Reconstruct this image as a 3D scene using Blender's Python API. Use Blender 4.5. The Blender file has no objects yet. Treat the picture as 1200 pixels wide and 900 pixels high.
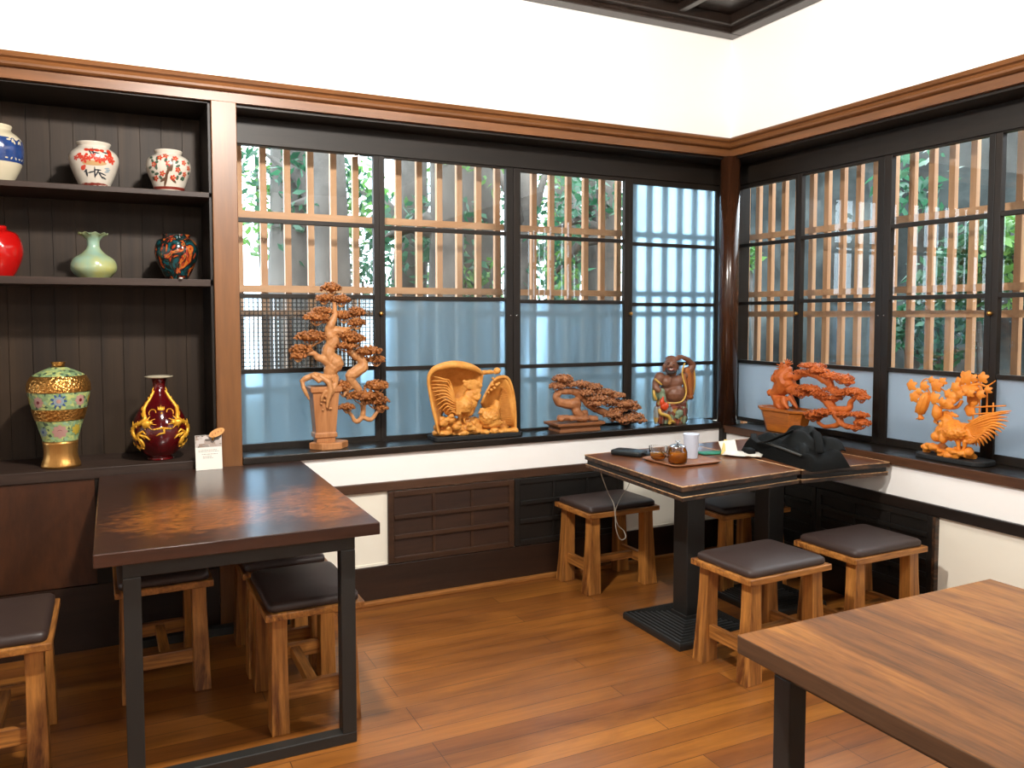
import bpy, bmesh, math, random
from math import pi, sin, cos, sqrt, atan2, radians
from mathutils import Vector, Matrix, noise as mnoise
S = bpy.context.scene
COL = S.collection
RND = random.Random(7)

# ------------------------------------------------------------------ camera (calibrated from the photograph's vanishing points)
F, CX, CY = 954.0, 600.0, 421.0
def ray_cam(px, py): return Vector((px-CX, -(py-CY), F))
vx = ray_cam(2550, 369).normalized()
vy = ray_cam(132, 369); vy = (vy - vx*vx.dot(vy)).normalized()
vz = vx.cross(vy)
if vz.y < 0: vz = -vz
CAM = Vector((-3.4526, -3.9776, 1.47))
def ray(px, py):
    c = ray_cam(px, py); return Vector((vx.dot(c), vy.dot(c), vz.dot(c)))
def on(px, py, x=None, y=None, z=None):
    r = ray(px, py)
    t = (x-CAM.x)/r.x if x is not None else (y-CAM.y)/r.y if y is not None else (z-CAM.z)/r.z
    return CAM + r*t

cd = bpy.data.cameras.new('camera'); cam = bpy.data.objects.new('camera', cd); COL.objects.link(cam)
right = Vector((vx.x, vy.x, vz.x)); up = Vector((vx.y, vy.y, vz.y)); fwd = Vector((vx.z, vy.z, vz.z))
m = Matrix((right, up, -fwd)).transposed().to_4x4(); m.translation = CAM
cam.matrix_world = m
cd.sensor_fit = 'HORIZONTAL'; cd.sensor_width = 36; cd.lens = 36*F/1200
cd.shift_y = -(450-CY)/1200; cd.clip_start = .05; cd.clip_end = 200
S.camera = cam
S.view_settings.view_transform = 'Standard'; S.view_settings.look = 'None'
S.view_settings.gamma = 1; S.view_settings.use_curve_mapping = False
S.view_settings.exposure = 0.56
S.cycles.use_denoising = True
S.cycles.max_bounces = 10; S.cycles.diffuse_bounces = 5; S.cycles.glossy_bounces = 5
S.cycles.transmission_bounces = 8; S.cycles.transparent_max_bounces = 16
S.cycles.sample_clamp_indirect = 6

# ------------------------------------------------------------------ materials
def lin(c, k=1.0):
    return tuple(k*.9*(v/255/12.92 if v/255 <= .04045 else ((v/255+.055)/1.055)**2.4) for v in c) + (1,)
class NT:
    def __init__(s, name):
        s.m = bpy.data.materials.new(name); s.m.use_nodes = True
        s.t = s.m.node_tree; s.n = s.t.nodes
        s.b = s.n['Principled BSDF']; s.out = s.n['Material Output']
    def add(s, typ, **k):
        nd = s.n.new(typ)
        for a, v in k.items():
            if a.startswith('i_'): nd.inputs[a[2:].replace('_', ' ')].default_value = v
            else: setattr(nd, a, v)
        return nd
    def link(s, a, b): s.t.links.new(a, b)
    def coord(s, scale=(1,1,1), rot=(0,0,0), kind='Object', loc=(0,0,0)):
        tc = s.add('ShaderNodeTexCoord'); mp = s.add('ShaderNodeMapping')
        mp.inputs['Scale'].default_value = scale; mp.inputs['Rotation'].default_value = rot; mp.inputs['Location'].default_value = loc
        s.link(tc.outputs[kind], mp.inputs['Vector']); return mp.outputs['Vector']
    def ramp(s, fac, stops, interp='LINEAR'):
        r = s.add('ShaderNodeValToRGB'); e = r.color_ramp.elements; r.color_ramp.interpolation = interp
        while len(e) < len(stops): e.new(.5)
        for el, (p, c) in zip(e, stops): el.position = p; el.color = c if len(c) == 4 else tuple(c)+(1,)
        s.link(fac, r.inputs['Fac']); return r.outputs['Color']
    def bump(s, h, strength=.3, dist=.002):
        b = s.add('ShaderNodeBump', i_Strength=strength, i_Distance=dist)
        s.link(h, b.inputs['Height']); s.link(b.outputs['Normal'], s.b.inputs['Normal'])
    def set(s, **k):
        for a, v in k.items(): s.b.inputs[a.replace('_', ' ')].default_value = v
        return s
    def mix(s, fac, a, b, mode='MIX'):
        x = s.add('ShaderNodeMix', data_type='RGBA', blend_type=mode)
        if isinstance(fac, (int, float)): x.inputs[0].default_value = fac
        else: s.link(fac, x.inputs[0])
        for i, v in ((6, a), (7, b)):
            if isinstance(v, tuple): x.inputs[i].default_value = v
            else: s.link(v, x.inputs[i])
        return x.outputs[2]

def plain(name, c, rough=.5, metal=0, spec=.5, coat=0, bump=0, bscale=60):
    n = NT(name).set(Base_Color=lin(c), Roughness=rough, Metallic=metal, Coat_Weight=coat)
    n.b.inputs['Specular IOR Level'].default_value = spec
    if bump:
        no = n.add('ShaderNodeTexNoise', i_Scale=bscale, i_Detail=4); n.link(n.coord(), no.inputs['Vector']); n.bump(no.outputs['Fac'], bump, .003)
    return n.m

def wood(name, dark, light, axis='x', scale=9, stretch=.09, rough=.45, fine=.35, bump=.15, coat=0, spec=.5, mids=(.3,.7), warp=1.5, k=.6):
    n = NT(name).set(Roughness=rough, Coat_Weight=coat, Coat_Roughness=.15)
    n.b.inputs['Specular IOR Level'].default_value = spec
    st = [1,1,1]; st['xyz'.index(axis)] = stretch
    v = n.coord(tuple(st))
    a = n.add('ShaderNodeTexNoise', i_Scale=scale, i_Detail=5, i_Roughness=.6, i_Distortion=warp); n.link(v, a.inputs['Vector'])
    col = n.ramp(a.outputs['Fac'], [(mids[0], lin(dark, k)), (mids[1], lin(light, k))])
    b = n.add('ShaderNodeTexNoise', i_Scale=scale*9, i_Detail=3, i_Roughness=.7); n.link(v, b.inputs['Vector'])
    g = n.ramp(b.outputs['Fac'], [(.3, (1-fine,)*3), (.62, (1,1,1))])
    n.link(n.mix(1.0, col, g, 'MULTIPLY'), n.b.inputs['Base Color'])
    if bump: n.bump(b.outputs['Fac'], bump, .001)
    return n.m

M = {}
M['white'] = plain('white_plaster', (255,252,248), .9, spec=.2, bump=.05, bscale=30)
M['white_panel'] = plain('cream_white_panel', (244,238,222), .85, spec=.2)
M['dark'] = wood('dark_stained_wood', (34,25,17), (54,41,29), 'x', 6, rough=.5, spec=.35, k=0.45)
M['darkz'] = wood('dark_stained_wood_upright', (34,25,17), (54,41,29), 'z', 6, rough=.5, spec=.35, k=0.45)
M['darky'] = wood('dark_stained_wood_deep', (34,25,17), (54,41,29), 'y', 6, rough=.5, spec=.35, k=0.45)
M['sill'] = wood('dark_sill_wood', (36,28,20), (58,45,34), 'x', 6, rough=.28, spec=.5, k=0.45)
M['silly'] = wood('dark_sill_wood_right', (36,28,20), (60,46,34), 'y', 6, rough=.28, spec=.5, k=0.45)
M['browny'] = wood('brown_edge_wood', (82,50,30), (118,74,44), 'y', 6, rough=.45, k=0.6)
M['post'] = wood('tan_post_wood', (124,76,36), (168,110,58), 'z', 5, rough=.4, fine=.2, k=0.66)
M['crown'] = wood('tan_crown_wood', (118,72,36), (162,104,56), 'x', 5, rough=.4, fine=.25, k=0.68)
M['crowny'] = wood('tan_crown_wood_right', (118,72,36), (162,104,56), 'y', 5, rough=.4, fine=.25, k=0.72)
M['column'] = wood('glossy_brown_column', (72,42,26), (110,66,42), 'z', 5, rough=.22, coat=.3, k=0.55)
M['rail'] = wood('brown_rail_wood', (76,48,30), (112,74,48), 'x', 6, rough=.45, k=0.65)
M['panelb'] = wood('brown_panel_wood', (62,38,24), (94,62,40), 'x', 5, rough=.4, k=0.65)
M['base'] = wood('dark_baseboard_wood', (48,30,20), (74,46,30), 'x', 5, rough=.4, k=0.55)
M['basey'] = wood('dark_baseboard_wood_right', (36,26,20), (54,38,28), 'y', 5, rough=.4, k=0.5)
M['mould'] = wood('orange_floor_moulding', (150,92,40), (205,136,66), 'x', 8, rough=.4, k=0.9)
M['case'] = wood('cabinet_board_wood', (60,43,29), (98,74,50), 'z', 5, stretch=.05, rough=.55, fine=.3, spec=.3, k=0.43)
M['caseshelf'] = wood('cabinet_shelf_wood', (70,52,44), (98,76,64), 'x', 5, rough=.5, spec=.3, k=0.5)
M['casepanel'] = wood('cabinet_door_wood', (84,46,24), (122,70,38), 'z', 3.5, stretch=.25, rough=.38, k=0.45)
M['slat'] = wood('tan_lattice_wood', (196,138,92), (226,172,122), 'z', 6, rough=.6, fine=.15, k=0.72)
M['slatx'] = wood('tan_lattice_rail_wood', (196,138,92), (226,172,122), 'x', 6, rough=.6, fine=.15, k=0.78)
M['ceil'] = wood('dark_ceiling_wood', (36,28,24), (66,52,44), 'x', 5, rough=.25, k=0.6)
M['stool'] = wood('honey_stool_wood', (116,62,26), (214,144,70), 'z', 11, stretch=.08, rough=.4, fine=.35, mids=(.34,.62), warp=2.5, k=0.88)
M['stoolx'] = wood('honey_stool_rail_wood', (116,62,26), (214,144,70), 'x', 11, stretch=.08, rough=.4, fine=.35, mids=(.34,.62), warp=2.5, k=0.88)
M['stooly'] = wood('honey_stool_cross_wood', (116,62,26), (214,144,70), 'y', 11, stretch=.08, rough=.4, fine=.35, mids=(.34,.62), warp=2.5, k=0.88)
M['leather'] = plain('dark_brown_leather', (58,43,38), .48, bump=.12, bscale=220)
M['blackmetal'] = plain('black_painted_steel', (38,38,36), .45, metal=0, spec=.5)
M['iron'] = plain('black_cast_iron', (34,34,33), .4, spec=.5, bump=.1, bscale=150)
M['oldtop'] = wood('worn_brown_tabletop', (92,52,30), (150,92,56), 'x', 5, stretch=.3, rough=.28, fine=.2, coat=.2, warp=.8, k=0.9)
M['oldedge'] = wood('worn_dark_table_edge', (46,32,24), (150,104,66), 'x', 22, stretch=.2, rough=.5, mids=(.45,.8), k=0.75)
M['black'] = plain('matte_black', (24,24,24), .6)
M['brass'] = plain('brass', (200,150,80), .35, metal=1)
M['steel'] = plain('polished_steel', (200,200,200), .2, metal=1)

# left table: dark red-brown with burl figure and a glossy coat
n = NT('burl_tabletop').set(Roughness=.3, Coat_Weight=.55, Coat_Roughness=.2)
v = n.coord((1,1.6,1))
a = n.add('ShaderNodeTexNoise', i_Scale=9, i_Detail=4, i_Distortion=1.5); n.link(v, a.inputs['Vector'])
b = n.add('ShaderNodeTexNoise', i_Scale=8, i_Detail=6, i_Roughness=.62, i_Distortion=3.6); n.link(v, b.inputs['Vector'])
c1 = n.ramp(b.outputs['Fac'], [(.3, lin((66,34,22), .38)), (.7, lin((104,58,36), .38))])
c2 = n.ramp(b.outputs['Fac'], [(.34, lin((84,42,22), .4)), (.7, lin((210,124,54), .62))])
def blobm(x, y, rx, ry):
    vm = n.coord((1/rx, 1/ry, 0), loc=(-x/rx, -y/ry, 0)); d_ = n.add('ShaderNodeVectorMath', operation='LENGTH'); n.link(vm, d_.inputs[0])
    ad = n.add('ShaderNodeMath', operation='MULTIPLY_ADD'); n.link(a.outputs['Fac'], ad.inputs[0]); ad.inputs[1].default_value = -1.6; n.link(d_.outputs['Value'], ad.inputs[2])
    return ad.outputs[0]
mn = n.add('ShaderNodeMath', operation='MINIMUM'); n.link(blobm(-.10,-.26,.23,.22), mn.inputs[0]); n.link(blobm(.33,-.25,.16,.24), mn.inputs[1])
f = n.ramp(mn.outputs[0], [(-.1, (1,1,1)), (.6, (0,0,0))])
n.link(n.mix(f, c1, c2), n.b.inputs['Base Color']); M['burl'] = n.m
M['burledge'] = wood('red_brown_table_edge', (70,38,24), (116,66,40), 'x', 6, rough=.35, coat=.3, k=0.45)

# right table: warm brown boards along y with seams
n = NT('plank_tabletop').set(Roughness=.5); n.b.inputs['Specular IOR Level'].default_value = .22
v = n.coord((1,.1,1))
a = n.add('ShaderNodeTexNoise', i_Scale=7, i_Detail=6, i_Roughness=.6, i_Distortion=1.2); n.link(v, a.inputs['Vector'])
col = n.ramp(a.outputs['Fac'], [(.28, lin((92,58,28), .95)), (.5, lin((146,94,44), .95)), (.72, lin((188,128,60), .95))])
b = n.add('ShaderNodeTexNoise', i_Scale=70, i_Detail=3, i_Roughness=.7); n.link(v, b.inputs['Vector'])
g = n.ramp(b.outputs['Fac'], [(.32, (.62,)*3), (.58, (1,1,1))])
col = n.mix(1.0, col, g, 'MULTIPLY')
br = n.add('ShaderNodeTexBrick', offset=.0, i_Scale=1.0, i_Mortar_Size=.0012, i_Brick_Width=.298, i_Row_Height=5.0)
br.inputs['Color1'].default_value = (.82,.80,.78,1); br.inputs['Color2'].default_value = (1.08,1.05,1.02,1); br.inputs['Mortar'].default_value = (.25,.2,.17,1)
n.link(n.coord(loc=(.447,2.5,0)), br.inputs['Vector'])
n.link(n.mix(1.0, col, br.outputs['Color'], 'MULTIPLY'), n.b.inputs['Base Color']); n.bump(b.outputs['Fac'], .15, .001); M['plank'] = n.m
M['plankedge'] = wood('dark_plank_edge', (58,40,26), (112,78,50), 'y', 8, stretch=.06, rough=.5, k=1.15)

# floor boards along x
n = NT('floor_boards').set(Roughness=.3, Coat_Weight=.25, Coat_Roughness=.25)
br = n.add('ShaderNodeTexBrick', offset=.37, offset_frequency=3, i_Scale=1.0, i_Mortar_Size=.0014, i_Mortar_Smooth=.2, i_Brick_Width=1.25, i_Row_Height=.094)
br.inputs['Color1'].default_value = (0,0,0,1); br.inputs['Color2'].default_value = (1,1,1,1); br.inputs['Mortar'].default_value = (.5,.5,.5,1)
n.link(n.coord(), br.inputs['Vector'])
base = n.ramp(br.outputs['Color'], [(0, lin((138,82,36), .98)), (.35, lin((150,92,38), .98)), (.7, lin((158,98,40), .98)), (1, lin((174,112,46), .98))])
a = n.add('ShaderNodeTexNoise', i_Scale=5, i_Detail=6, i_Roughness=.62, i_Distortion=1.0); n.link(n.coord((.16,1,1)), a.inputs['Vector'])
g = n.ramp(a.outputs['Fac'], [(.30, (.50,.44,.40)), (.60, (1.06,1.04,1.0))])
col = n.mix(1.0, base, g, 'MULTIPLY')
b = n.add('ShaderNodeTexNoise', i_Scale=60, i_Detail=3, i_Roughness=.7); n.link(n.coord((.06,1,1)), b.inputs['Vector'])
g2 = n.ramp(b.outputs['Fac'], [(.3, (.78,.76,.74)), (.6, (1,1,1))])
col = n.mix(1.0, col, g2, 'MULTIPLY')
col = n.mix(br.outputs['Fac'], col, lin((58,30,14)))
n.link(col, n.b.inputs['Base Color']); n.bump(b.outputs['Fac'], .06, .001); M['floor'] = n.m

def carving(name, dark, light, rough=.45, sc=45, bump=.5):
    n = NT(name).set(Roughness=rough)
    n.b.inputs['Specular IOR Level'].default_value = .35
    a = n.add('ShaderNodeTexNoise', i_Scale=sc*.4, i_Detail=5, i_Roughness=.6); n.link(n.coord(), a.inputs['Vector'])
    n.link(n.ramp(a.outputs['Fac'], [(.3, lin(dark, .92)), (.65, lin(light, .92))]), n.b.inputs['Base Color'])
    b = n.add('ShaderNodeTexNoise', i_Scale=sc*3, i_Detail=3); n.link(n.coord(), b.inputs['Vector']); n.bump(b.outputs['Fac'], bump, .003)
    return n.m
M['carve_tan'] = carving('pale_tan_carved_wood', (176,118,70), (212,152,98))
M['carve_tanleaf'] = carving('brown_tan_carved_foliage', (128,74,34), (184,116,60))
M['carve_gold'] = carving('golden_carved_wood', (206,132,52), (240,172,86))
M['carve_brown'] = carving('brown_carved_wood', (142,88,54), (190,128,84))
M['carve_red'] = carving('orange_carved_wood', (186,88,34), (222,118,52))
M['carve_orange'] = carving('bright_orange_carved_wood', (220,124,36), (248,158,60))
M['potred'] = wood('orange_pot_wood', (190,100,30), (222,130,46), 'y', 12, rough=.35, k=0.85)
M['pottan'] = wood('tan_pot_wood', (176,112,64), (214,150,96), 'z', 14, rough=.45, fine=.2, k=0.9)
M['potbrown'] = wood('brown_pot_wood', (146,90,54), (184,122,78), 'x', 14, rough=.45, fine=.2, k=0.8)

# glass: clear panes are a thin sheet that lets light straight through and mirrors by Fresnel
def sheet(name, tint=(1,1,1,1), ior=1.5):
    n = NT(name); n.n.remove(n.b)
    tr = n.add('ShaderNodeBsdfTransparent'); tr.inputs['Color'].default_value = tint
    gl = n.add('ShaderNodeBsdfGlossy'); gl.inputs['Roughness'].default_value = .0
    fr = n.add('ShaderNodeFresnel', i_IOR=ior); mx = n.add('ShaderNodeMixShader')
    n.link(fr.outputs[0], mx.inputs[0]); n.link(tr.outputs[0], mx.inputs[1]); n.link(gl.outputs[0], mx.inputs[2])
    n.link(mx.outputs[0], n.out.inputs['Surface']); return n.m
M['glass'] = sheet('clear_glass', (.93,.96,.97,1), 1.65)
def frosted(name, tint, rough, diff, mixf, tmix=0, tl_c=(1,1,1,1)):
    n = NT(name); n.n.remove(n.b)
    rf = n.add('ShaderNodeBsdfRefraction', distribution='GGX'); rf.inputs['Color'].default_value = tint; rf.inputs['Roughness'].default_value = rough; rf.inputs['IOR'].default_value = 1.45
    df = n.add('ShaderNodeBsdfDiffuse'); df.inputs['Color'].default_value = diff
    gl = n.add('ShaderNodeBsdfGlossy'); gl.inputs['Roughness'].default_value = .25
    tl = n.add('ShaderNodeBsdfTranslucent'); tl.inputs['Color'].default_value = tl_c
    m0 = n.add('ShaderNodeMixShader'); m0.inputs[0].default_value = tmix
    n.link(rf.outputs[0], m0.inputs[1]); n.link(tl.outputs[0], m0.inputs[2])
    m1 = n.add('ShaderNodeMixShader'); m1.inputs[0].default_value = mixf
    n.link(m0.outputs[0], m1.inputs[1]); n.link(df.outputs[0], m1.inputs[2])
    m2 = n.add('ShaderNodeMixShader'); m2.inputs[0].default_value = .04
    n.link(m1.outputs[0], m2.inputs[1]); n.link(gl.outputs[0], m2.inputs[2])
    n.link(m2.outputs[0], n.out.inputs['Surface']); return n
M['frost'] = frosted('frosted_glass', lin((200,220,232)), .16, lin((160,188,206)), .10, .27, lin((190,212,222))).m
M['frostr'] = frosted('frosted_glass_daylit', lin((205,222,238)), .3, lin((190,205,220)), .16, .62, lin((228,236,242))).m  # right panes: brighter daylight behind the glass is put into a paler colour
n = frosted('checkered_glass', lin((235,242,245)), .03, lin((120,130,140)), .06)
sp = n.add('ShaderNodeSeparateXYZ'); n.link(n.coord((2*pi/.021,)*3), sp.inputs[0])
w1 = n.add('ShaderNodeMath', operation='SINE'); w2 = n.add('ShaderNodeMath', operation='SINE'); n.link(sp.outputs['X'], w1.inputs[0]); n.link(sp.outputs['Z'], w2.inputs[0])
ma = n.add('ShaderNodeMath', operation='ADD'); n.link(w1.outputs[0], ma.inputs[0]); n.link(w2.outputs[0], ma.inputs[1])
mxx = n.add('ShaderNodeMath', operation='MAXIMUM'); n.link(w1.outputs[0], mxx.inputs[0]); n.link(w2.outputs[0], mxx.inputs[1])
gr_ = n.ramp(mxx.outputs[0], [(.5, lin((240,244,246))), (.97, lin((168,174,176)))])
bp = n.add('ShaderNodeBump', i_Strength=1.0, i_Distance=.0016); n.link(ma.outputs[0], bp.inputs['Height'])
for nd in n.n:
    if nd.type == 'BSDF_REFRACTION': n.link(bp.outputs[0], nd.inputs['Normal']); n.link(gr_, nd.inputs['Color'])
M['checker'] = n.m

# ------------------------------------------------------------------ mesh builder
class MB:
    def __init__(s): s.v = []; s.f = []; s.mi = []; s.sm = []; s.cur = 0
    def _add(s, vs, fs, smooth=False):
        o = len(s.v); s.v += [Vector(p) for p in vs]
        for f in fs: s.f.append(tuple(i+o for i in f)); s.mi.append(s.cur); s.sm.append(smooth)
        return s
    def box(s, x0, x1, y0, y1, z0, z1):
        return s.hexa([(x0,y0,z0),(x1,y0,z0),(x1,y1,z0),(x0,y1,z0),(x0,y0,z1),(x1,y0,z1),(x1,y1,z1),(x0,y1,z1)])
    def hexa(s, p):
        return s._add(p, [(3,2,1,0),(4,5,6,7),(0,1,5,4),(1,2,6,5),(2,3,7,6),(3,0,4,7)])
    def prism(s, poly, z0, z1):
        n_ = len(poly)
        return s._add([(x,y,z0) for x,y in poly]+[(x,y,z1) for x,y in poly],
            [tuple(reversed(range(n_))), tuple(range(n_,2*n_))]+[(i,(i+1)%n_,n_+(i+1)%n_,n_+i) for i in range(n_)])
    def loft(s, rings, smooth=True, caps=True):
        n_ = len(rings[0]); vs = [p for r in rings for p in r]; fs = []
        for k in range(len(rings)-1):
            for i in range(n_):
                fs.append((k*n_+i, k*n_+(i+1)%n_, (k+1)*n_+(i+1)%n_, (k+1)*n_+i))
        if caps: fs += [tuple(reversed(range(n_))), tuple((len(rings)-1)*n_+i for i in range(n_))]
        return s._add(vs, fs, smooth)
    def lathe(s, prof, c=(0,0,0), seg=40, caps=True, wave=None):
        c = Vector(c); rings = []
        for k, (r, z) in enumerate(prof):
            rr = [r*(1+(wave(k, i/seg*2*pi) if wave else 0)) for i in range(seg)]
            rings.append([c+Vector((rr[i]*cos(2*pi*i/seg), rr[i]*sin(2*pi*i/seg), z)) for i in range(seg)])
        return s.loft(rings, True, caps)
    def tube(s, pts, rad, seg=8, flat=None, caps=True):
        pts = [Vector(p) for p in pts]
        if not isinstance(rad, (list, tuple)): rad = [rad]*len(pts)
        rings = []; prev = None
        for i, p in enumerate(pts):
            t = (pts[min(i+1,len(pts)-1)]-pts[max(i-1,0)])
            if t.length < 1e-9: t = Vector((0,0,1))
            t.normalize()
            if prev is None:
                a = Vector((0,0,1)) if abs(t.z) < .9 else Vector((1,0,0))
                u = t.cross(a).normalized()
            else: u = (prev - t*prev.dot(t)).normalized()
            prev = u; w = t.cross(u)
            fl = flat or 1
            rings.append([p + (u*cos(2*pi*k/seg) + w*sin(2*pi*k/seg)*fl)*rad[i] for k in range(seg)])
        # rounded ends
        t0 = (pts[0]-pts[1]).normalized(); t1 = (pts[-1]-pts[-2]).normalized()
        r0 = [pts[0]+t0*rad[0]*.45+(q-pts[0])*.6 for q in rings[0]]
        r1 = [pts[-1]+t1*rad[-1]*.45+(q-pts[-1])*.6 for q in rings[-1]]
        return s.loft([r0]+rings+[r1], True, caps)
    def ball(s, c, r, sub=2, jit=0, rot=None, seed=0):
        c = Vector(c); r = r if isinstance(r, (tuple, list)) else (r,r,r)
        vs, fs = ICO[sub]
        out = []
        for p in vs:
            q = p*(1+jit*mnoise.noise(p*2.3+Vector((seed*1.7, seed*.9, seed*2.3)))) if jit else p
            q = Vector((q.x*r[0], q.y*r[1], q.z*r[2]))
            if rot: q = rot @ q
            out.append(c+q)
        return s._add(out, fs, True)
    def add(s, o, mat=None):
        off = len(s.v); s.v += [(mat @ p if mat else p.copy()) for p in o.v]
        for f, mi, sm in zip(o.f, o.mi, o.sm): s.f.append(tuple(i+off for i in f)); s.mi.append(mi); s.sm.append(sm)
        return s
ICO = {}
for k_ in (1,2,3):
    b_ = bmesh.new(); bmesh.ops.create_icosphere(b_, subdivisions=k_, radius=1)
    b_.verts.index_update()
    ICO[k_] = ([v.co.copy() for v in b_.verts], [tuple(v.index for v in f.verts) for f in b_.faces]); b_.free()

WL = {}
def wloc(o):
    return WL.get(o.name, Vector((0,0,0)))
def obj(name, mb, mat, parent=None, bevel=0, remesh=0, smooth=None, solid=0, subsurf=0, seg=2):
    mats = mat if isinstance(mat, (list, tuple)) else [mat]
    me = bpy.data.meshes.new(name)
    off = wloc(parent) if parent else Vector((0,0,0))
    me.from_pydata([tuple(p-off) for p in mb.v], [], mb.f)
    for k in mats: me.materials.append(k)
    me.polygons.foreach_set('material_index', mb.mi)
    me.polygons.foreach_set('use_smooth', [True]*len(mb.f) if smooth else mb.sm if smooth is None else [False]*len(mb.f))
    me.update()
    o = bpy.data.objects.new(name, me); COL.objects.link(o)
    if parent: o.parent = parent; WL[o.name] = off
    if solid: md = o.modifiers.new('thick', 'SOLIDIFY'); md.thickness = solid; md.offset = 0
    if remesh: md = o.modifiers.new('skin', 'REMESH'); md.mode = 'VOXEL'; md.voxel_size = remesh; md.use_smooth_shade = True
    if bevel: md = o.modifiers.new('bevel', 'BEVEL'); md.width = bevel; md.segments = seg; md.limit_method = 'ANGLE'; md.angle_limit = radians(40)
    if subsurf: md = o.modifiers.new('sub', 'SUBSURF'); md.levels = subsurf; md.render_levels = subsurf
    return o
def tag(o, label, cat, group=None, kind=None):
    o['label'] = label; o['category'] = cat
    if group: o['group'] = group
    if kind: o['kind'] = kind
    return o
def thing(name, loc, label, cat, group=None, kind=None):
    o = bpy.data.objects.new(name, None); COL.objects.link(o); o.location = loc
    o.empty_display_size = .05; WL[o.name] = Vector(loc)
    return tag(o, label, cat, group, kind)
def struct(name, mb, mat, label, cat, **k):
    return tag(obj(name, mb, mat, **k), label, cat, kind='structure')
def place(o, loc):     # shift the origin of a one-mesh thing to its base
    loc = Vector(loc)
    for v_ in o.data.vertices: v_.co -= loc
    o.location = loc; return o
def copy_tree(o, parent=None):
    c = o.copy(); COL.objects.link(c)
    if parent: c.parent = parent
    for ch in [x for x in bpy.data.objects if x.parent == o]: copy_tree(ch, c)
    return c

# ================================================================== the room shell
X0, Y0, ZC = -6.6, -7.2, 3.15          # far left wall, wall behind the viewer, ceiling
struct('floor', MB().box(X0-.2, .3, Y0-.2, .3, -.08, 0), M['floor'], 'orange-brown polished timber floorboards', 'floor')
struct('wall_back', MB().box(X0-.2, .3, 0, .3, 2.46, ZC+.1), M['white'], 'bright white upper wall above the long window', 'wall')
struct('wall_right', MB().box(0, .3, Y0-.2, 0, 2.46, ZC+.1), M['white'], 'bright white upper wall above the right window', 'wall')
struct('wall_left', MB().box(X0-.2, X0, Y0-.2, 0, 0, ZC+.1), M['white'], 'white wall beyond the left edge', 'wall')
struct('wall_front', MB().box(X0, 0, Y0-.2, Y0, 0, ZC+.1), M['white'], 'white wall behind the viewer', 'wall')
# low wall under the back window and under the right window
struct('wall_back_lower', MB().box(-3.0, -.03, 0, .25, 0, .598), M['white_panel'], 'low cream wall panels below the brown rail on the back wall', 'wall')
struct('wall_back_strip', MB().box(-3.0, -.03, 0, .25, .598, .762), M['white'], 'bright white strip of wall under the back window sill', 'wall')
struct('wall_right_lower', MB().box(-.03, .25, Y0, .25, 0, .562), M['white_panel'], 'low cream wall panels below the dark rail on the right wall', 'wall')
struct('wall_right_strip', MB().box(-.03, .25, Y0, .25, .562, .738), M['white'], 'bright white strip of wall under the right window sill', 'wall')
struct('wall_right_far', MB().box(.0, .25, Y0, -3.4, .78, 2.46), M['white'], 'white wall past the right window', 'wall')
# ceiling: dark coffers
mb = MB().box(X0-.2, .3, Y0-.2, .3, ZC+.09, ZC+.14)
struct('ceiling', mb, M['ceil'], 'dark wood coffered ceiling panels', 'ceiling')
mb = MB(); W_ = .09
mb.box(X0, 0, -W_, 0, ZC, ZC+.09).box(-W_, 0, Y0, -W_, ZC, ZC+.09).box(X0, X0+W_, Y0, -W_, ZC, ZC+.09).box(X0+W_, -W_, Y0, Y0+W_, ZC, ZC+.09)
mb.box(X0+W_, -W_, -W_-.05, -W_, ZC+.03, ZC+.09).box(-W_-.05, -W_, Y0+W_, -W_-.05, ZC+.03, ZC+.09)
struct('trim_1', mb, M['ceil'], 'dark wood border beam around the ceiling', 'beam', bevel=.006)
mb = MB()
x = -W_-.05-.36
while x > X0+.2: mb.box(x-.022, x+.022, Y0+W_, -W_, ZC+.045, ZC+.09); x -= .40
y = -W_-.05-.36
while y > Y0+.2: mb.box(X0+W_, -W_, y-.022, y+.022, ZC+.05, ZC+.09); y -= .40
struct('trim_2', mb, M['ceil'], 'crossing dark wood battens of the coffered ceiling', 'beam', bevel=.004)

# crown moulding: fascia, dark groove, rounded top member, mitred in the corner
prof = [(-.02,2.438),(.028,2.438),(.028,2.472),(.016,2.474),(.016,2.483),(.036,2.486),(.046,2.492),(.048,2.502),(.043,2.510),(.046,2.516),(.060,2.522),(.064,2.532),(.060,2.542),(-.02,2.542)]
nP = len(prof)
mb = MB()
vs = [(X0, -d, z) for d, z in prof]+[(-d, -d, z) for d, z in prof]
fs = [(i, (i+1)%nP, nP+(i+1)%nP, nP+i) for i in range(nP)]+[tuple(range(nP)), tuple(reversed(range(nP,2*nP)))]
struct('trim_3', mb._add(vs, fs), M['crown'], 'tan wooden crown moulding along the back wall', 'moulding')
vs = [(-d, Y0, z) for d, z in prof]+[(-d, -d, z) for d, z in prof]
fs = [tuple(reversed(f)) for f in fs]
struct('trim_4', MB()._add(vs, fs), M['crowny'], 'tan wooden crown moulding along the right wall', 'moulding')

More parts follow.
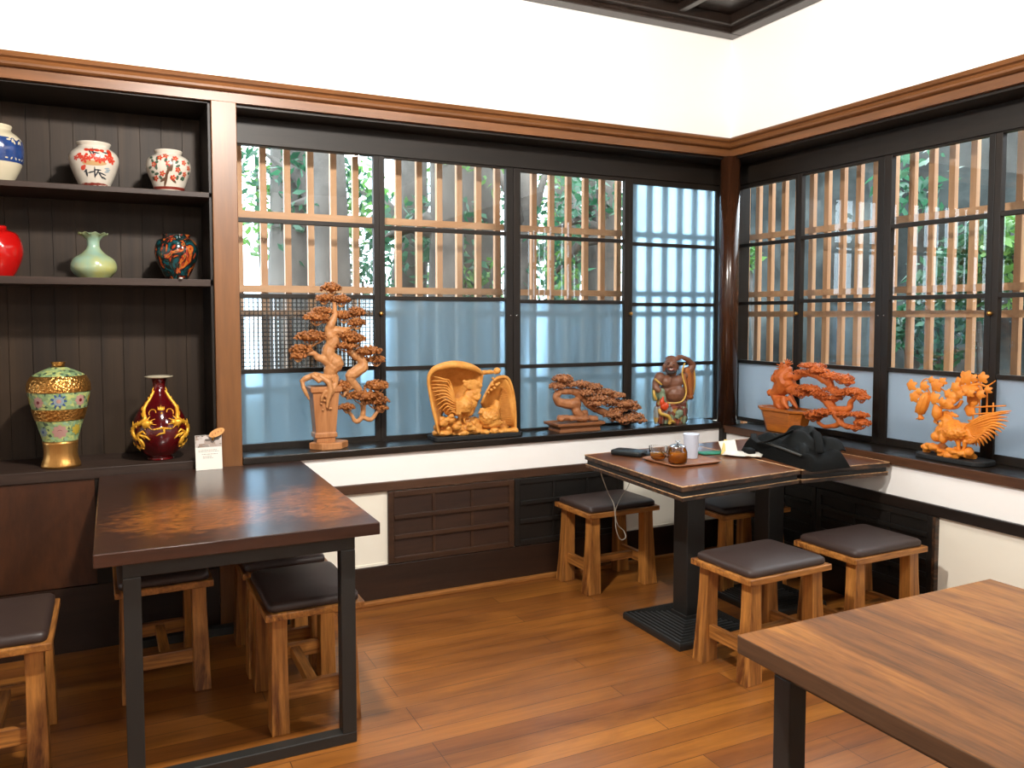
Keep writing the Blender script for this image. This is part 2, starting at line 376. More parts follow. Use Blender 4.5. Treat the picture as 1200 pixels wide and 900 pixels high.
# window recess: header, soffit, sill, jambs
mb = MB().box(-2.925, .25, .0, .25, 2.425, 2.46).box(-2.925, .22, .175, .25, 2.30, 2.425)
struct('trim_5', mb, M['dark'], 'dark wood lintel over the back window', 'lintel')
mb = MB().box(.0, .25, -3.4, .0, 2.425, 2.46).box(.175, .25, -3.4, .175, 2.30, 2.425)
struct('trim_6', mb, M['darky'], 'dark wood lintel over the right window', 'lintel')
mb = MB().box(-2.92, -.03, -.018, .30, .764, .80)
struct('trim_7', mb, M['sill'], 'long dark wooden sill under the back window', 'sill', bevel=.004)
mb = MB().box(-.048, .30, -3.6, -.02, .738, .785)
mb.cur = 0
struct('trim_8', mb, [M['silly'], M['browny']], 'dark wooden sill with brown front edge under the right window', 'sill', bevel=.004)
o_ = bpy.data.objects['trim_8']
for p_ in o_.data.polygons:
    if p_.normal.x < -.9: p_.material_index = 1
for vb in o_.data.vertices: pass
struct('trim_9', MB().lathe([(.06,.785),(.06,2.44)], (-.0,-.0,0), 32), M['column'], 'round glossy brown corner column between the windows', 'column')
struct('trim_10', MB().box(-.062, -.028, -.034, .0, .0, .764), M['dark'], 'slim dark corner post below the sills', 'post')
struct('trim_11', MB().box(-3.032, -2.922, -.03, .40, 0, 2.44), M['post'], 'tan flat wooden post between shelves and window', 'post', bevel=.003)
# rails and baseboards
struct('trim_12', MB().box(-2.92, -.03, -.018, 0, .574, .621), M['rail'], 'brown horizontal rail on the low back wall', 'rail', bevel=.003)
struct('trim_13', MB().box(-.05, -.03, Y0, -.02, .536, .588), M['basey'], 'dark horizontal rail on the low right wall', 'rail', bevel=.003)
struct('baseboard_back', MB().box(-2.92, -.03, -.014, 0, .0, .192), M['base'], 'tall dark brown baseboard under the back window', 'baseboard', bevel=.003)
struct('trim_14', MB().box(-2.92, -.03, -.045, -.014, 0, .022), M['mould'], 'thin orange wooden strip along the floor', 'moulding', bevel=.004)
struct('baseboard_right', MB().box(-.044, -.03, Y0, -.02, .0, .15), M['basey'], 'dark baseboard under the right window', 'baseboard', bevel=.003)
# little white border under the white panels
struct('trim_15', MB().box(-2.92, -2.228, -.006, 0, .192, .204).box(-.77, -.05, -.006, 0, .192, .204), M['white_panel'], 'thin pale lip at the foot of the white panels', 'moulding')

# ------------------------------------------------------------------ lattice fronted sliding panels
def lattice_panel(name, x0, x1, z0, z1, cols, rows, mats, label, axis='x', depth=.018, bars=True):
    t = thing(name, ((x0+x1)/2, -.01, z0) if axis == 'x' else (-.04, (x0+x1)/2, z0), label, 'sliding panel')
    def bx(m_, a0, a1, d0, d1, c0, c1):
        if axis == 'x': m_.box(a0, a1, -d1, -d0, c0, c1)
        else: m_.box(-.03-d1, -.03-d0, a0, a1, c0, c1)
    b = MB(); bx(b, x0+.01, x1-.01, .001, .009, z0+.01, z1-.01); obj('board', b, mats[0], t)
    fr = MB(); s_ = .032
    for a in ((x0, x0+s_, z0, z1), (x1-s_, x1, z0, z1), (x0+s_, x1-s_, z0, z0+s_), (x0+s_, x1-s_, z1-s_, z1)):
        bx(fr, a[0], a[1], .0, depth, a[2], a[3])
    obj('frame', fr, mats[1], t, bevel=.003)
    for i in range(1, cols):
        xx = x0+s_+(x1-x0-2*s_)*i/cols; g = MB(); bx(g, xx-.008, xx+.008, .006, depth-.002, z0+s_, z1-s_); obj('muntin', g, mats[1], t, bevel=.002)
    for j in range(1, rows):
        zz = z0+s_+(z1-z0-2*s_)*j/rows; g = MB(); bx(g, x0+s_, x1-s_, .006, depth+.004, zz-.011, zz+.011); obj('muntin', g, mats[1], t, bevel=.002)
    return t
M['pb_d'] = wood('brown_panel_board', (58,34,22), (84,54,36), 'x', 5, rough=.5, k=.6)
M['pd'] = wood('near_black_panel_wood', (24,21,18), (40,33,27), 'x', 5, rough=.45, k=.6)
M['pdy'] = wood('near_black_panel_wood_right', (24,21,18), (40,33,27), 'y', 5, rough=.45, k=.6)
lattice_panel('sliding_panel', -2.215, -1.498, .196, .570, 3, 3, (M['pb_d'], M['panelb']), 'brown lattice sliding panel in low wall beside the white panel near the left table')
lattice_panel('sliding_panel', -1.494, -.782, .196, .570, 3, 3, (M['pd'], M['pd']), 'near-black lattice sliding panel right of the brown one, behind the stool')
t = lattice_panel('sliding_panel', -1.482, -.78, .152, .534, 3, 5, (M['pdy'], M['pdy']), 'dark lattice sliding panel on the right wall with a worn tan edge', 'y')
g = MB().box(-.056, -.03, -1.500, -1.484, .152, .534); obj('edge_strip', g, M['oldedge'], t)
lattice_panel('sliding_panel', -.776, -.075, .152, .534, 3, 5, (M['pdy'], M['pdy']), 'dark lattice sliding panel on the right wall nearest the corner', 'y')

# ------------------------------------------------------------------ sliding window sashes
ZR = [2.285, 1.922, 1.552, 1.178, .818]      # glass top, muntins, glass bottom
def sash(nm, a0, a1, d, axis, kinds, label, latch=None, pulls=None, zoff=0, s0=.045, s1=.045):
    """a0..a1: glass edges along the wall; stiles s0,s1 wide; d: distance of the sash behind the wall face"""
    zr = [z+zoff for z in ZR]
    loc = ((a0+a1)/2, d, .79) if axis == 'x' else (d, (a0+a1)/2, .79)
    t = thing(nm, loc, label, 'window', kind='structure')
    def bx(m_, p0, p1, q0, q1, c0, c1):
        if axis == 'x': m_.box(p0, p1, d+q0, d+q1, c0, c1)
        else: m_.box(d+q0, d+q1, p0, p1, c0, c1)
    fr = MB()
    bx(fr, a0-s0, a0, -.016, .016, .785, 2.33); bx(fr, a1, a1+s1, -.016, .016, .785, 2.33)
    bx(fr, a0, a1, -.016, .016, zr[0], 2.33); bx(fr, a0, a1, -.016, .016, .785, zr[4])
    for z in zr[1:4]: bx(fr, a0, a1, -.014, .012, z-.011, z+.011)
    obj('frame', fr, M['darkz'], t, bevel=.002)
    for k, kd in enumerate(kinds):
        zt = zr[k]-(.011 if k else 0)+.004; zb = zr[k+1]+(.011 if k < 3 else 0)-.004
        g = MB()
        if kd == 'glass':
            if axis == 'x': g._add([(a0-.004,d,zb),(a1+.004,d,zb),(a1+.004,d,zt),(a0-.004,d,zt)], [(0,1,2,3)])
            else: g._add([(d,a0-.004,zb),(d,a1+.004,zb),(d,a1+.004,zt),(d,a0-.004,zt)], [(3,2,1,0)])
        else: bx(g, a0-.004, a1+.004, -.003, .003, zb, zt)
        obj('pane', g, M[kd], t)
    for q in latch or []:
        g = MB()
        if axis == 'x': g.tube([(q, d-.014, ZR[2]-.075), (q, d-.032, ZR[2]-.075)], [.009,.012], 12)
        else: g.tube([(d-.014, q, ZR[2]-.075), (d-.032, q, ZR[2]-.075)], [.009,.012], 12)
        obj('latch', g, M['brass'], t)
    for q in pulls or []:
        g = MB()
        if axis == 'x': g.tube([(q, d-.014, ZR[2]-.085), (q, d-.02, ZR[2]-.085)], .005, 10)
        else: g.tube([(d-.014, q, ZR[2]-.085), (d-.02, q, ZR[2]-.085)], .005, 10)
        obj('screw', g, M['steel'], t)
    return t
G, FRO, CH = 'glass', 'frost', 'checker'
sash('window_1', -2.90, -2.215, .205, 'x', (G,G,CH,FRO), 'leftmost back window sash, checkered pane in its third row', zoff=.012, s0=.03, s1=.030)
sash('window_2', -2.155, -1.447, .205, 'x', (G,G,FRO,FRO), 'back window sash with two frosted rows behind the golden carving', latch=[-2.183], pulls=[-1.42], zoff=.006, s0=.0295, s1=.044)
sash('window_3', -1.357, -.648, .205, 'x', (G,G,FRO,FRO), 'back window sash with two frosted rows behind the low bonsai carving', pulls=[-1.383], zoff=-.005, s0=.044, s1=.03)
sash('window_4', -.590, .06, .205, 'x', (FRO,FRO,FRO,FRO), 'fully frosted back window sash next to the corner column', latch=[-.607], zoff=-.018, s0=.028, s1=.06)
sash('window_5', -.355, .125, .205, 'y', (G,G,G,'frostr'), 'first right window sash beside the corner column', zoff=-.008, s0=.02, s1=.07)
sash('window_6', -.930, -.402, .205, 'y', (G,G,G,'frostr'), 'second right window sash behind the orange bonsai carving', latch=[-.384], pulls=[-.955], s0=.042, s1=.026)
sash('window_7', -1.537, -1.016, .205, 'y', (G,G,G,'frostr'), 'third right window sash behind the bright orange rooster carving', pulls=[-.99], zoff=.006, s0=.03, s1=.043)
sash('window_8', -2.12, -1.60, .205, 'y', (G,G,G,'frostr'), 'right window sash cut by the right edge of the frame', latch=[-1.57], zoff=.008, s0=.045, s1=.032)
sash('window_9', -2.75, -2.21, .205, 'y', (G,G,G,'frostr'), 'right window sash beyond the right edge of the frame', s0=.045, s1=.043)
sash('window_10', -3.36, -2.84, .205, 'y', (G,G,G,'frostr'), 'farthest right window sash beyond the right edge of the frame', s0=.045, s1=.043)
struct('trim_16', MB().box(-3.03, -2.925, .16, .30, .78, 2.46).box(.15, .30, .15, .30, .78, 2.46), M['darkz'], 'dark window jambs at both ends of the back window', 'jamb')

# ------------------------------------------------------------------ wooden lattice screens outside the panes
def lattice(name, axis, a0, a1, pitch, d, label, start):
    t = thing(name, ((a0+a1)/2, d, .45) if axis == 'x' else (d, (a0+a1)/2, .45), label, 'lattice screen')
    a = start
    while a > a0:
        g = MB()
        if axis == 'x': g.box(a-.0165, a+.0165, d, d+.03, .45, 2.75)
        else: g.box(d, d+.029, a-.0165, a+.0165, .45, 2.75)
        obj('slat', g, M['slat'], t); a -= pitch
    for z in (.62, 1.08, 1.475, 1.605, 1.985, 2.45):
        g = MB()
        if axis == 'x': g.box(a0, a1, d-.018, d, z-.018, z+.018)
        else: g.box(d-.018, d, a0, a1, z-.018, z+.018)
        obj('cross_rail', g, M['slatx'], t)
    return t
lattice('lattice_screen', 'x', -3.0, .42, .1215, .40, 'tan wooden slat screen outside the back window', .30)
lattice('lattice_screen', 'y', -3.5, .36, .116, .40, 'tan wooden slat screen outside the right window', .305)

# ------------------------------------------------------------------ garden outside
M['bark'] = carving('grey_bark', (64,60,56), (104,98,92), .9, 8, 1.0)
M['ground'] = plain('garden_soil', (70,66,52), .95)
M['rock'] = carving('mossy_dark_rock', (14,17,17), (58,64,62), .95, 7, 1.0)
def leafmat(name, c1, c2):
    n = NT(name).set(Roughness=.4)
    a = n.add('ShaderNodeTexNoise', i_Scale=3.0); n.link(n.coord(), a.inputs['Vector'])
    n.link(n.ramp(a.outputs['Fac'], [(.35, lin(c1)), (.65, lin(c2))]), n.b.inputs['Base Color'])
    n.b.inputs['Transmission Weight'].default_value = 0
    tr = n.add('ShaderNodeBsdfTranslucent'); tr.inputs['Color'].default_value = lin(c2)
    mx = n.add('ShaderNodeMixShader'); mx.inputs[0].default_value = .35
    n.link(n.b.outputs[0], mx.inputs[1]); n.link(tr.outputs[0], mx.inputs[2]); n.link(mx.outputs[0], n.out.inputs['Surface'])
    return n.m
M['leaf'] = leafmat('green_leaves', (40,86,48), (110,160,78))
M['leafd'] = leafmat('deep_green_leaves', (26,62,48), (62,116,84))
struct('ground', MB().box(-12, .35, .3, 14, -.3, -.1).box(.3, 14, -14, 14, -.3, -.1), M['ground'], 'bare garden soil outside the windows', 'ground')
def leaves(mb, c, r, nleaf, size, rnd):
    for i in range(nleaf):
        d = Vector((rnd.gauss(0,1), rnd.gauss(0,1), rnd.gauss(0,1))).normalized()*rnd.random()**.4
        p = Vector(c)+Vector((d.x*r[0], d.y*r[1], d.z*r[2]))
        t = Vector((rnd.uniform(-1,1), rnd.uniform(-1,1), rnd.uniform(-1.2,.3))).normalized()
        w = t.cross(Vector((rnd.uniform(-1,1), rnd.uniform(-1,1), rnd.uniform(-1,1)))).normalized()
        L = size*rnd.uniform(.6,1.4); wd = L*rnd.uniform(.16,.28)
        mb._add([p, p+t*L*.4+w*wd, p+t*L, p+t*L*.4-w*wd], [(0,1,2,3)])
def tree(pts, rad, crowns, label, mat='leaf', nleaf=260, size=.13, seed=0, cat='tree', group='garden trees outside'):
    rnd = random.Random(seed+100)
    t = thing('tree' if cat == 'tree' else 'shrub', (pts[0][0], pts[0][1], -.1), label, cat, group)
    g = MB(); g.tube(pts, rad, 10)
    for c, r in crowns:
        b0 = Vector(pts[-2]); g.tube([b0, (b0+Vector(c))/2+Vector((0,0,.1)), Vector(c)], [rad[-1]*.8, rad[-1]*.5, .012], 6)
    obj('trunk', g, M['bark'], t)
    l = MB()
    for c, r in crowns: leaves(l, c, r, nleaf, size, rnd)
    f = obj('foliage', l, M[mat], t); f['kind'] = 'stuff'
    return t
def gp(px, py, depth):    # a garden point seen through the back window at that depth
    return on(px, py, y=depth)
def trunk_at(px, depth, w0, w1, lean=0, top=3.6):
    b = gp(px, 470, depth); return [(b.x, depth, -.2), (b.x+lean*.3, depth+.05, 1.0), (b.x+lean*.7, depth, 2.1), (b.x+lean, depth+.1, top)], [w0, w0*.9, w1, w1*.85]
tr_ = [(352, 2.2, .30, .24, .05), (402, 1.7, .15, .12, -.1), (470, 2.6, .20, .14, .15), (520, 1.9, .16, .13, .05), (562, 2.4, .26, .22, -.05), (600, 1.6, .10, .07, .2), (690, 2.0, .13, .10, .1), (716, 1.5, .11, .09, -.05), (656, 2.8, .18, .15, .1)]
names = ['thick grey trunk behind the left sash', 'slim grey trunk near the left sash', 'grey trunk behind the stile of the second sash', 'grey trunk left of centre behind the second sash', 'broad grey trunk behind the second sash', 'thin leaning grey trunk behind the wide stile', 'dark trunk behind the third sash', 'slim dark trunk near the third sash', 'far dark trunk behind the third sash', 'trunk hidden behind the fully frosted sash']
for i, ((px, dp, w0, w1, ln), nm) in enumerate(zip(tr_, names)):
    pts, rad = trunk_at(px, dp, w0, w1, ln)
    b = pts[2]; crowns = []
    rr = random.Random(i)
    for k in range(3): crowns.append(((b[0]+rr.uniform(-.5,.5), dp+rr.uniform(-.2,.5), rr.uniform(1.7,2.9)), (.35,.3,.3)))
    tree(pts, rad, crowns, nm, 'leaf' if i in (0,2,5,8) else 'leafd', 130, .085, i)
# understory on the far side of the trunks
for i, (px, py, dp, r) in enumerate([(300, 190, 2.4, .4), (425, 330, 2.6, .4), (480, 300, 3.0, .5), (545, 330, 2.2, .32), (640, 260, 2.8, .45), (668, 320, 2.4, .4), (705, 250, 3.0, .5), (390, 210, 2.0, .3)]):
    c = gp(px, py, dp); l = MB(); leaves(l, c, (r, r*.6, r*1.1), 220, .085, random.Random(i+40))
    s = thing('shrub', (c.x, c.y, -.1), ['bright leafy bush at the top of the left sash', 'pale leafy bush low behind the left sash', 'leafy bush behind the first stile', 'bright leafy bush low behind the second sash', 'leafy bush at the left of the third sash', 'bright leafy bush low behind the third sash', 'dark leafy bush at the right of the third sash', 'hanging leaves at the top of the left sash'][i], 'shrub', 'garden shrubs outside')
    obj('foliage', l, M['leaf' if i in (0,3,4,5) else 'leafd'], s)['kind'] = 'stuff'
    g = MB(); g.tube([(c.x, c.y, -.2), (c.x+.05, c.y, c.z*.5), (c.x, c.y, c.z)], [.03,.025,.012], 6); obj('stem', g, M['bark'], s)
# mossy bank and creeper behind the right window
mb = MB(); NX, NZ = 60, 26
vs = []
for i in range(NX+1):
    for j in range(NZ+1):
        y = -6+9*i/NX; z = -.2+3.2*j/NZ
        vs.append((2.6+.35*z*.25+.35*mnoise.noise(Vector((y*1.3, z*1.3, 2)))+.12*mnoise.noise(Vector((y*5, z*5, 7))), y, z))
fs = [(i*(NZ+1)+j, i*(NZ+1)+j+1, (i+1)*(NZ+1)+j+1, (i+1)*(NZ+1)+j) for i in range(NX) for j in range(NZ)]
mb._add(vs, fs, True)
tag(obj('rock_bank', mb, M['rock'], solid=.1), 'dark mossy rock bank outside the right window', 'rock')
for i, (px, py, r, n_, sz) in enumerate([(1115, 330, .30, 240, .12), (1098, 385, .25, 200, .12), (1145, 300, .25, 200, .12), (1188, 300, .3, 240, .12), (879, 300, .12, 90, .09), (1060, 380, .16, 90, .12), (1070, 215, .3, 60, .16)]):
    c = on(px, py, x=1.5); l = MB(); leaves(l, c, (r*.6, r, r*1.15), n_*2, sz*.65, random.Random(i+70))
    s = thing('shrub', (c.x, c.y, -.1), ['big fern-like bush behind the third right sash', 'low leafy bush behind the third right sash', 'leafy bush near the fourth right sash stile', 'leafy bush at the right edge window', 'bright sprig behind the first right sash', 'trailing leaves at the left of the third right sash', 'sparse leaves high in the third right sash'][i], 'shrub', 'garden shrubs outside')
    obj('foliage', l, M['leafd' if i not in (4, 3) else 'leaf'], s)['kind'] = 'stuff'
    g = MB(); g.tube([(c.x+.1, c.y, -.2), (c.x+.08, c.y, c.z*.5), (c.x, c.y, c.z)], [.03,.025,.012], 6); obj('stem', g, M['bark'], s)

# ------------------------------------------------------------------ display cabinet on the left
t = thing('display_cabinet', (-4.6, .2, 0), 'dark wooden display cabinet with vases built in left of the tan post', 'cabinet')
XL, XR = -6.5, -3.032
mb = MB()
x = XR
while x > XL:
    mb.box(max(x-.093, XL), x-.0005, .372, .385, .80, 2.44); x -= .0945
mb.box(XL, XR, .384, .40, .80, 2.44)
obj('back_panel', mb, M['case'], t)
obj('shelf', MB().box(XL, XR, .0, .38, 2.004, 2.028), M['caseshelf'], t, bevel=.002)
obj('shelf', MB().box(XL, XR, .0, .38, 1.600, 1.632), M['caseshelf'], t, bevel=.002)
obj('counter', MB().box(XL, XR, -.012, .38, .755, .803), M['caseshelf'], t, bevel=.003)
obj('top_board', MB().box(XL, XR, .0, .40, 2.43, 2.46), M['darky'], t)
obj('plinth', MB().box(XL, XR, -.012, .38, 0, .285), M['base'], t)
obj('carcass', MB().box(XL, XR, .02, .38, .285, .755), M['darkz'], t)
for a, b in ((-4.95,-3.54), (-6.45,-4.97)):
    d = obj('door', MB().box(a, b, -.002, .02, .287, .753), M['casepanel'], t, bevel=.002)
obj('side_panel', MB().box(XR-.012, XR, .0, .38, .80, 2.44), M['darkz'], t)
obj('door_post', MB().box(-3.54, XR, -.006, .02, .285, .755), M['darkz'], t)

# ================================================================== tables
def steel_table(name, x0, x1, y0, y1, zt, th, mats, label, inset=(.078,.035)):
    t = thing(name, ((x0+x1)/2, (y0+y1)/2, 0), label, 'table')
    obj('tabletop', MB().box(x0, x1, y0, y1, zt-th, zt), mats, t, bevel=.003)
    for p in bpy.data.objects[t.children[0].name].data.polygons:
        if abs(p.normal.z) < .5: p.material_index = 1
    w = .05; zb = zt-th; ix, iy = inset
    for ya in (y0+iy, y1-iy-w):
        for xa in (x0+ix, x1-ix-w): obj('leg', MB().box(xa, xa+w, ya, ya+w, .038, zb-.05), M['blackmetal'], t, bevel=.003)
        obj('floor_bar', MB().box(x0+ix, x1-ix, ya, ya+w, 0, .038), M['blackmetal'], t, bevel=.003)
        obj('top_bar', MB().box(x0+ix, x1-ix, ya, ya+w, zb-.05, zb), M['blackmetal'], t, bevel=.003)
    for xa in (x0+ix, x1-ix-w):
        obj('side_bar', MB().box(xa, xa+w, y0+iy+w, y1-iy-w, zb-.05, zb), M['blackmetal'], t, bevel=.003)
    return t
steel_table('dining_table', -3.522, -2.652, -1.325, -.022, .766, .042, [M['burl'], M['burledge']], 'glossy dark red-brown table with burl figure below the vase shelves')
steel_table('dining_table', -2.205, -1.315, -3.90, -2.585, .75, .042, [M['plank'], M['plankedge']], 'warm brown plank table with black steel frame in the lower right foreground')

M['wear'] = wood('bare_worn_wood', (150,104,66), (222,176,126), 'x', 30, stretch=.6, rough=.5, mids=(.36,.56), k=1.0)
def pedestal_table(q, zt, base_c, bs, label, cut=0):
    """q: four corners of the top"""
    t = thing('pedestal_table', (base_c[0], base_c[1], 0), label, 'table')
    qv = [Vector((a, b, 0)) for a, b in q]; c = sum(qv, Vector())/4
    def sc(k): return [((c+(p-c)*k).x, (c+(p-c)*k).y) for p in qv]
    obj('tabletop', MB().prism(sc(1), zt-.024, zt), [M['oldtop'], M['oldedge']], t, bevel=.003)
    for p in t.children[0].data.polygons:
        if abs(p.normal.z) < .5: p.material_index = 1
    obj('core_board', MB().prism(sc(.972), zt-.046, zt-.024), M['black'], t)
    g = MB(); e = [Vector((a, b, zt-.0015)) for a, b in sc(.9985)]
    for i in range(4): g.tube([e[i], e[i].lerp(e[(i+1)%4], .5)+Vector((0,0,.0004)), e[(i+1)%4]], [.0032,.0024,.0032], 6)
    obj('worn_edge', g, M['wear'], t)
    obj('lower_lip', MB().prism(sc(.99), zt-.066, zt-.046), M['oldedge'], t, bevel=.003)
    g = MB(); e = [Vector((a, b, zt-.048)) for a, b in sc(.989)]
    for i in range(4): g.tube([e[i], e[i].lerp(e[(i+1)%4], .5), e[(i+1)%4]], [.0026,.0012,.0026], 6)
    obj('worn_edge', g, M['wear'], t)
    x, y = base_c
    obj('column', MB().box(x-.052, x+.052, y-.052, y+.052, .06, zt-.075), M['iron'], t, bevel=.006)
    obj('top_plate', MB().box(x-.16, x+.16, y-.16, y+.16, zt-.077, zt-.067), M['iron'], t, bevel=.004)
    g = MB(); h = bs/2; nst = 9
    rings = []
    def sq(a, z): return [Vector((x-a, y-a, z)), Vector((x+a, y-a, z)), Vector((x+a, y+a, z)), Vector((x-a, y+a, z))]
    rings.append(sq(h, 0)); rings.append(sq(h, .022))
    for k in range(nst):
        a0 = h-(h-.06)*k/nst; z = .026+.035*k/nst
        d = (h-.06)/nst
        rings += [sq(a0-.003, z+.006), sq(a0-d*.50, z+.009), sq(a0-d*.60, z-.006), sq(a0-d*.97, z-.003)]
    rings.append(sq(.058, .075))
    g.loft(rings, False, True)
    obj('base', g, M['iron'], t, bevel=.0015)
    return t
T1 = [(-1.325,-1.258), (-.592,-1.195), (-.575,-.36), (-1.285,-.405)]
T2 = [(-.588,-1.203), (-.055,-1.243), (-.055,-.36), (-.571,-.36)]
pedestal_table(T1, .75, (-1.045,-.955), .44, 'worn brown pedestal table holding the tea tray')
pedestal_table(T2, .75, (-.46,-.86), .40, 'worn brown pedestal table against the right wall under the black bag')

# ================================================================== stools
def make_stool(name, label):
    t = thing(name, (0,0,0), label, 'stool', None)
    obj('seat_frame', MB().box(-.23,.23,-.175,.175,.408,.434), M['stoolx'], t, bevel=.004)
    rings = []
    for a, b, z in ((.214,.160,.434),(.217,.163,.440),(.216,.162,.456),(.208,.154,.464),(.195,.141,.467),(.06,.04,.469)):
        r = []
        for k in range(40):
            th = 2*pi*(k+.5)/40; n_ = 16
            cx_ = math.copysign(abs(cos(th))**(2/n_), cos(th)); sy_ = math.copysign(abs(sin(th))**(2/n_), sin(th))
            r.append(Vector((a*cx_, b*sy_, z)))
        rings.append(r)
    obj('cushion', MB().loft(rings), M['leather'], t)
    for sx in (-1,1):
        for sy in (-1,1):
            lv = []
            for z, cx_, cy_, wx, wy in ((.408,.172,.122,.029,.027),(.30,.174,.124,.030,.027),(.18,.178,.126,.034,.029),(.08,.182,.127,.039,.030),(0,.186,.128,.043,.031)):
                lv.append([Vector((sx*cx_+a*wx, sy*cy_+b*wy, z)) for a, b in ((-1,-1),(1,-1),(1,1),(-1,1))])
            g = MB(); g.loft(lv, False); obj('leg', g, M['stool'], t, bevel=.003)
        obj('side_stretcher', MB().box(sx*.178-.013, sx*.178+.013, -.100, .100, .105, .160), M['stooly'], t, bevel=.002)
    obj('centre_stretcher', MB().box(-.166, .166, -.018, .018, .112, .150), M['stoolx'], t, bevel=.002)
    return t
GS = 'honey wood stools with dark leather seats'
stools = [(-1.035,-.228, 2, 'wooden stool with dark seat under the hanging cable beside the dark panel'),
    (-1.022,-1.40, 2.5, 'wooden stool with dark seat in front of the ribbed table base'),
    (-.425,-1.395, 1, 'wooden stool with dark seat by the right wall behind the plank table'),
    (-.42,-.565, 0, 'shaded wooden stool pushed under the pedestal tables'),
    (-2.83,-.905, 90, 'wooden stool tucked under the right front of the glossy table'),
    (-2.835,-.40, 90, 'wooden stool hidden deepest under the glossy table, nearest the wall'),
    (-3.30,-.42, 91, 'shaded wooden stool under the left side of the glossy table'),
    (-3.825,-.84, 90, 'wooden stool cut off by the left edge of the frame')]
s0 = None
for x, y, r, lb in stools:
    if s0 is None: s0 = make_stool('stool', lb); s = s0
    else: s = copy_tree(s0)
    s.location = (x, y, 0); s.rotation_euler = (0, 0, radians(r)); s['label'] = lb; s['group'] = GS

# ================================================================== things on the pedestal tables
def rbox(mb, c, sx, sy, sz, rz=0, r=.01, n_=6, seg=32):
    """soft rounded box standing on c"""
    rot = Matrix.Rotation(rz, 3, 'Z'); rings = []
    for f, z in ((.9,0),(1,r*.6),(1,sz-r),(.97,sz-r*.3),(.9,sz)):
        rr = []
        for k in range(seg):
            th = 2*pi*k/seg
            p = Vector((sx/2*f*math.copysign(abs(cos(th))**(2/n_), cos(th)), sy/2*f*math.copysign(abs(sin(th))**(2/n_), sin(th)), z))
            rr.append(Vector(c)+rot@p)
        rings.append(rr)
    return mb.loft(rings)
ZT = .751
# tray
tc = Vector((-.955,-.775,ZT))
M['tray'] = wood('pale_tray_wood', (172,104,62), (214,146,98), 'x', 9, rough=.4, k=.7)
t = thing('serving_tray', tc, 'rounded wooden tray under the teapot and glass cup', 'tray')
g = MB(); rt = Matrix.Rotation(radians(2), 3, 'Z')
def rr_(a, b, z, n_=8, seg=44):
    out = []
    for k in range(seg):
        th = 2*pi*k/seg
        out.append(tc+rt@Vector((a*math.copysign(abs(cos(th))**(2/n_), cos(th)), b*math.copysign(abs(sin(th))**(2/n_), sin(th)), z)))
    return out
g.loft([rr_(.138,.128,0), rr_(.152,.142,.010), rr_(.150,.140,.012), rr_(.138,.128,.006), rr_(.03,.03,.006)])
obj('tray_body', g, M['tray'], t)
# glass things
def liquid(name, c, rough=0):
    n = NT(name).set(Base_Color=lin(c), Roughness=rough); n.b.inputs['Transmission Weight'].default_value = .45; n.b.inputs['IOR'].default_value = 1.2
    return n.m
M['cupglass'] = sheet('cup_glass', (.96,.95,.93,1))
M['tea'] = liquid('amber_tea', (232,140,30), .05)
M['teapale'] = liquid('pale_amber_tea', (236,170,80), .05)
def pot_on(px, py, yy): return on(px, py, y=yy)
c = Vector((-1.030,-.842,ZT+.0075))
t = thing('glass_teapot', c, 'round glass teapot of amber tea with a steel lid on the tray', 'teapot')
obj('glass_body', MB().lathe([(.036,0),(.044,.006),(.047,.03),(.046,.055),(.040,.07),(.036,.078)], c, 36, caps=False), M['cupglass'], t)
obj('tea', MB().lathe([(.030,.002),(.042,.008),(.0445,.03),(.0435,.052)], c, 36), M['tea'], t)
l = obj('lid', MB().lathe([(.036,.076),(.040,.080),(.038,.084),(.024,.090),(.010,.093)], c, 36), M['steel'], t)
obj('knob', MB().lathe([(.006,.092),(.005,.100),(.011,.104),(.012,.108),(.004,.110)], c, 20), M['steel'], l)
obj('infuser', MB().lathe([(.016,.03),(.02,.034),(.02,.076)], c, 24, caps=False), M['steel'], t)
g = MB(); g.tube([c+Vector((.03,.036,.062)), c+Vector((.05,.055,.06)), c+Vector((.056,.06,.04)), c+Vector((.035,.04,.02))], .005, 8); obj('handle', g, M['cupglass'], t)
g = MB(); g.tube([c+Vector((-.03,.03,.03)), c+Vector((-.05,.05,.05)), c+Vector((-.055,.056,.066))], [.009,.007,.005], 8); obj('spout', g, M['cupglass'], t)
c = Vector((-1.055,-.722,ZT+.0075))
t = thing('glass_cup', c, 'wide glass cup of pale tea left of the teapot', 'cup')
obj('glass_body', MB().lathe([(.024,0),(.036,.010),(.044,.04),(.046,.064)], c, 36, caps=False), M['cupglass'], t)
obj('tea', MB().lathe([(.020,.003),(.033,.010),(.041,.034)], c, 36), M['teapale'], t)
g = MB(); g.tube([c+Vector((.028,-.034,.054)), c+Vector((.045,-.05,.054)), c+Vector((.048,-.053,.03)), c+Vector((.026,-.032,.014))], .0042, 8); obj('handle', g, M['cupglass'], t)
g = MB()
for k in range(24): pass
g.lathe([(.0455,.0625),(.0475,.064),(.0465,.0655)], c, 36, caps=False); obj('rim', g, M['cupglass'], t)
c = Vector((-.880,-.755,ZT+.0075))
M['tumbler'] = plain('pale_blue_white_plastic', (206,214,230), .45)
t = thing('tumbler', c, 'tall pale plastic tumbler behind the teapot', 'tumbler')
obj('wall', MB().lathe([(.031,.0),(.032,.003),(.0395,.118),(.0405,.121),(.0385,.121),(.030,.006),(.005,.005)], c, 40), M['tumbler'], t)
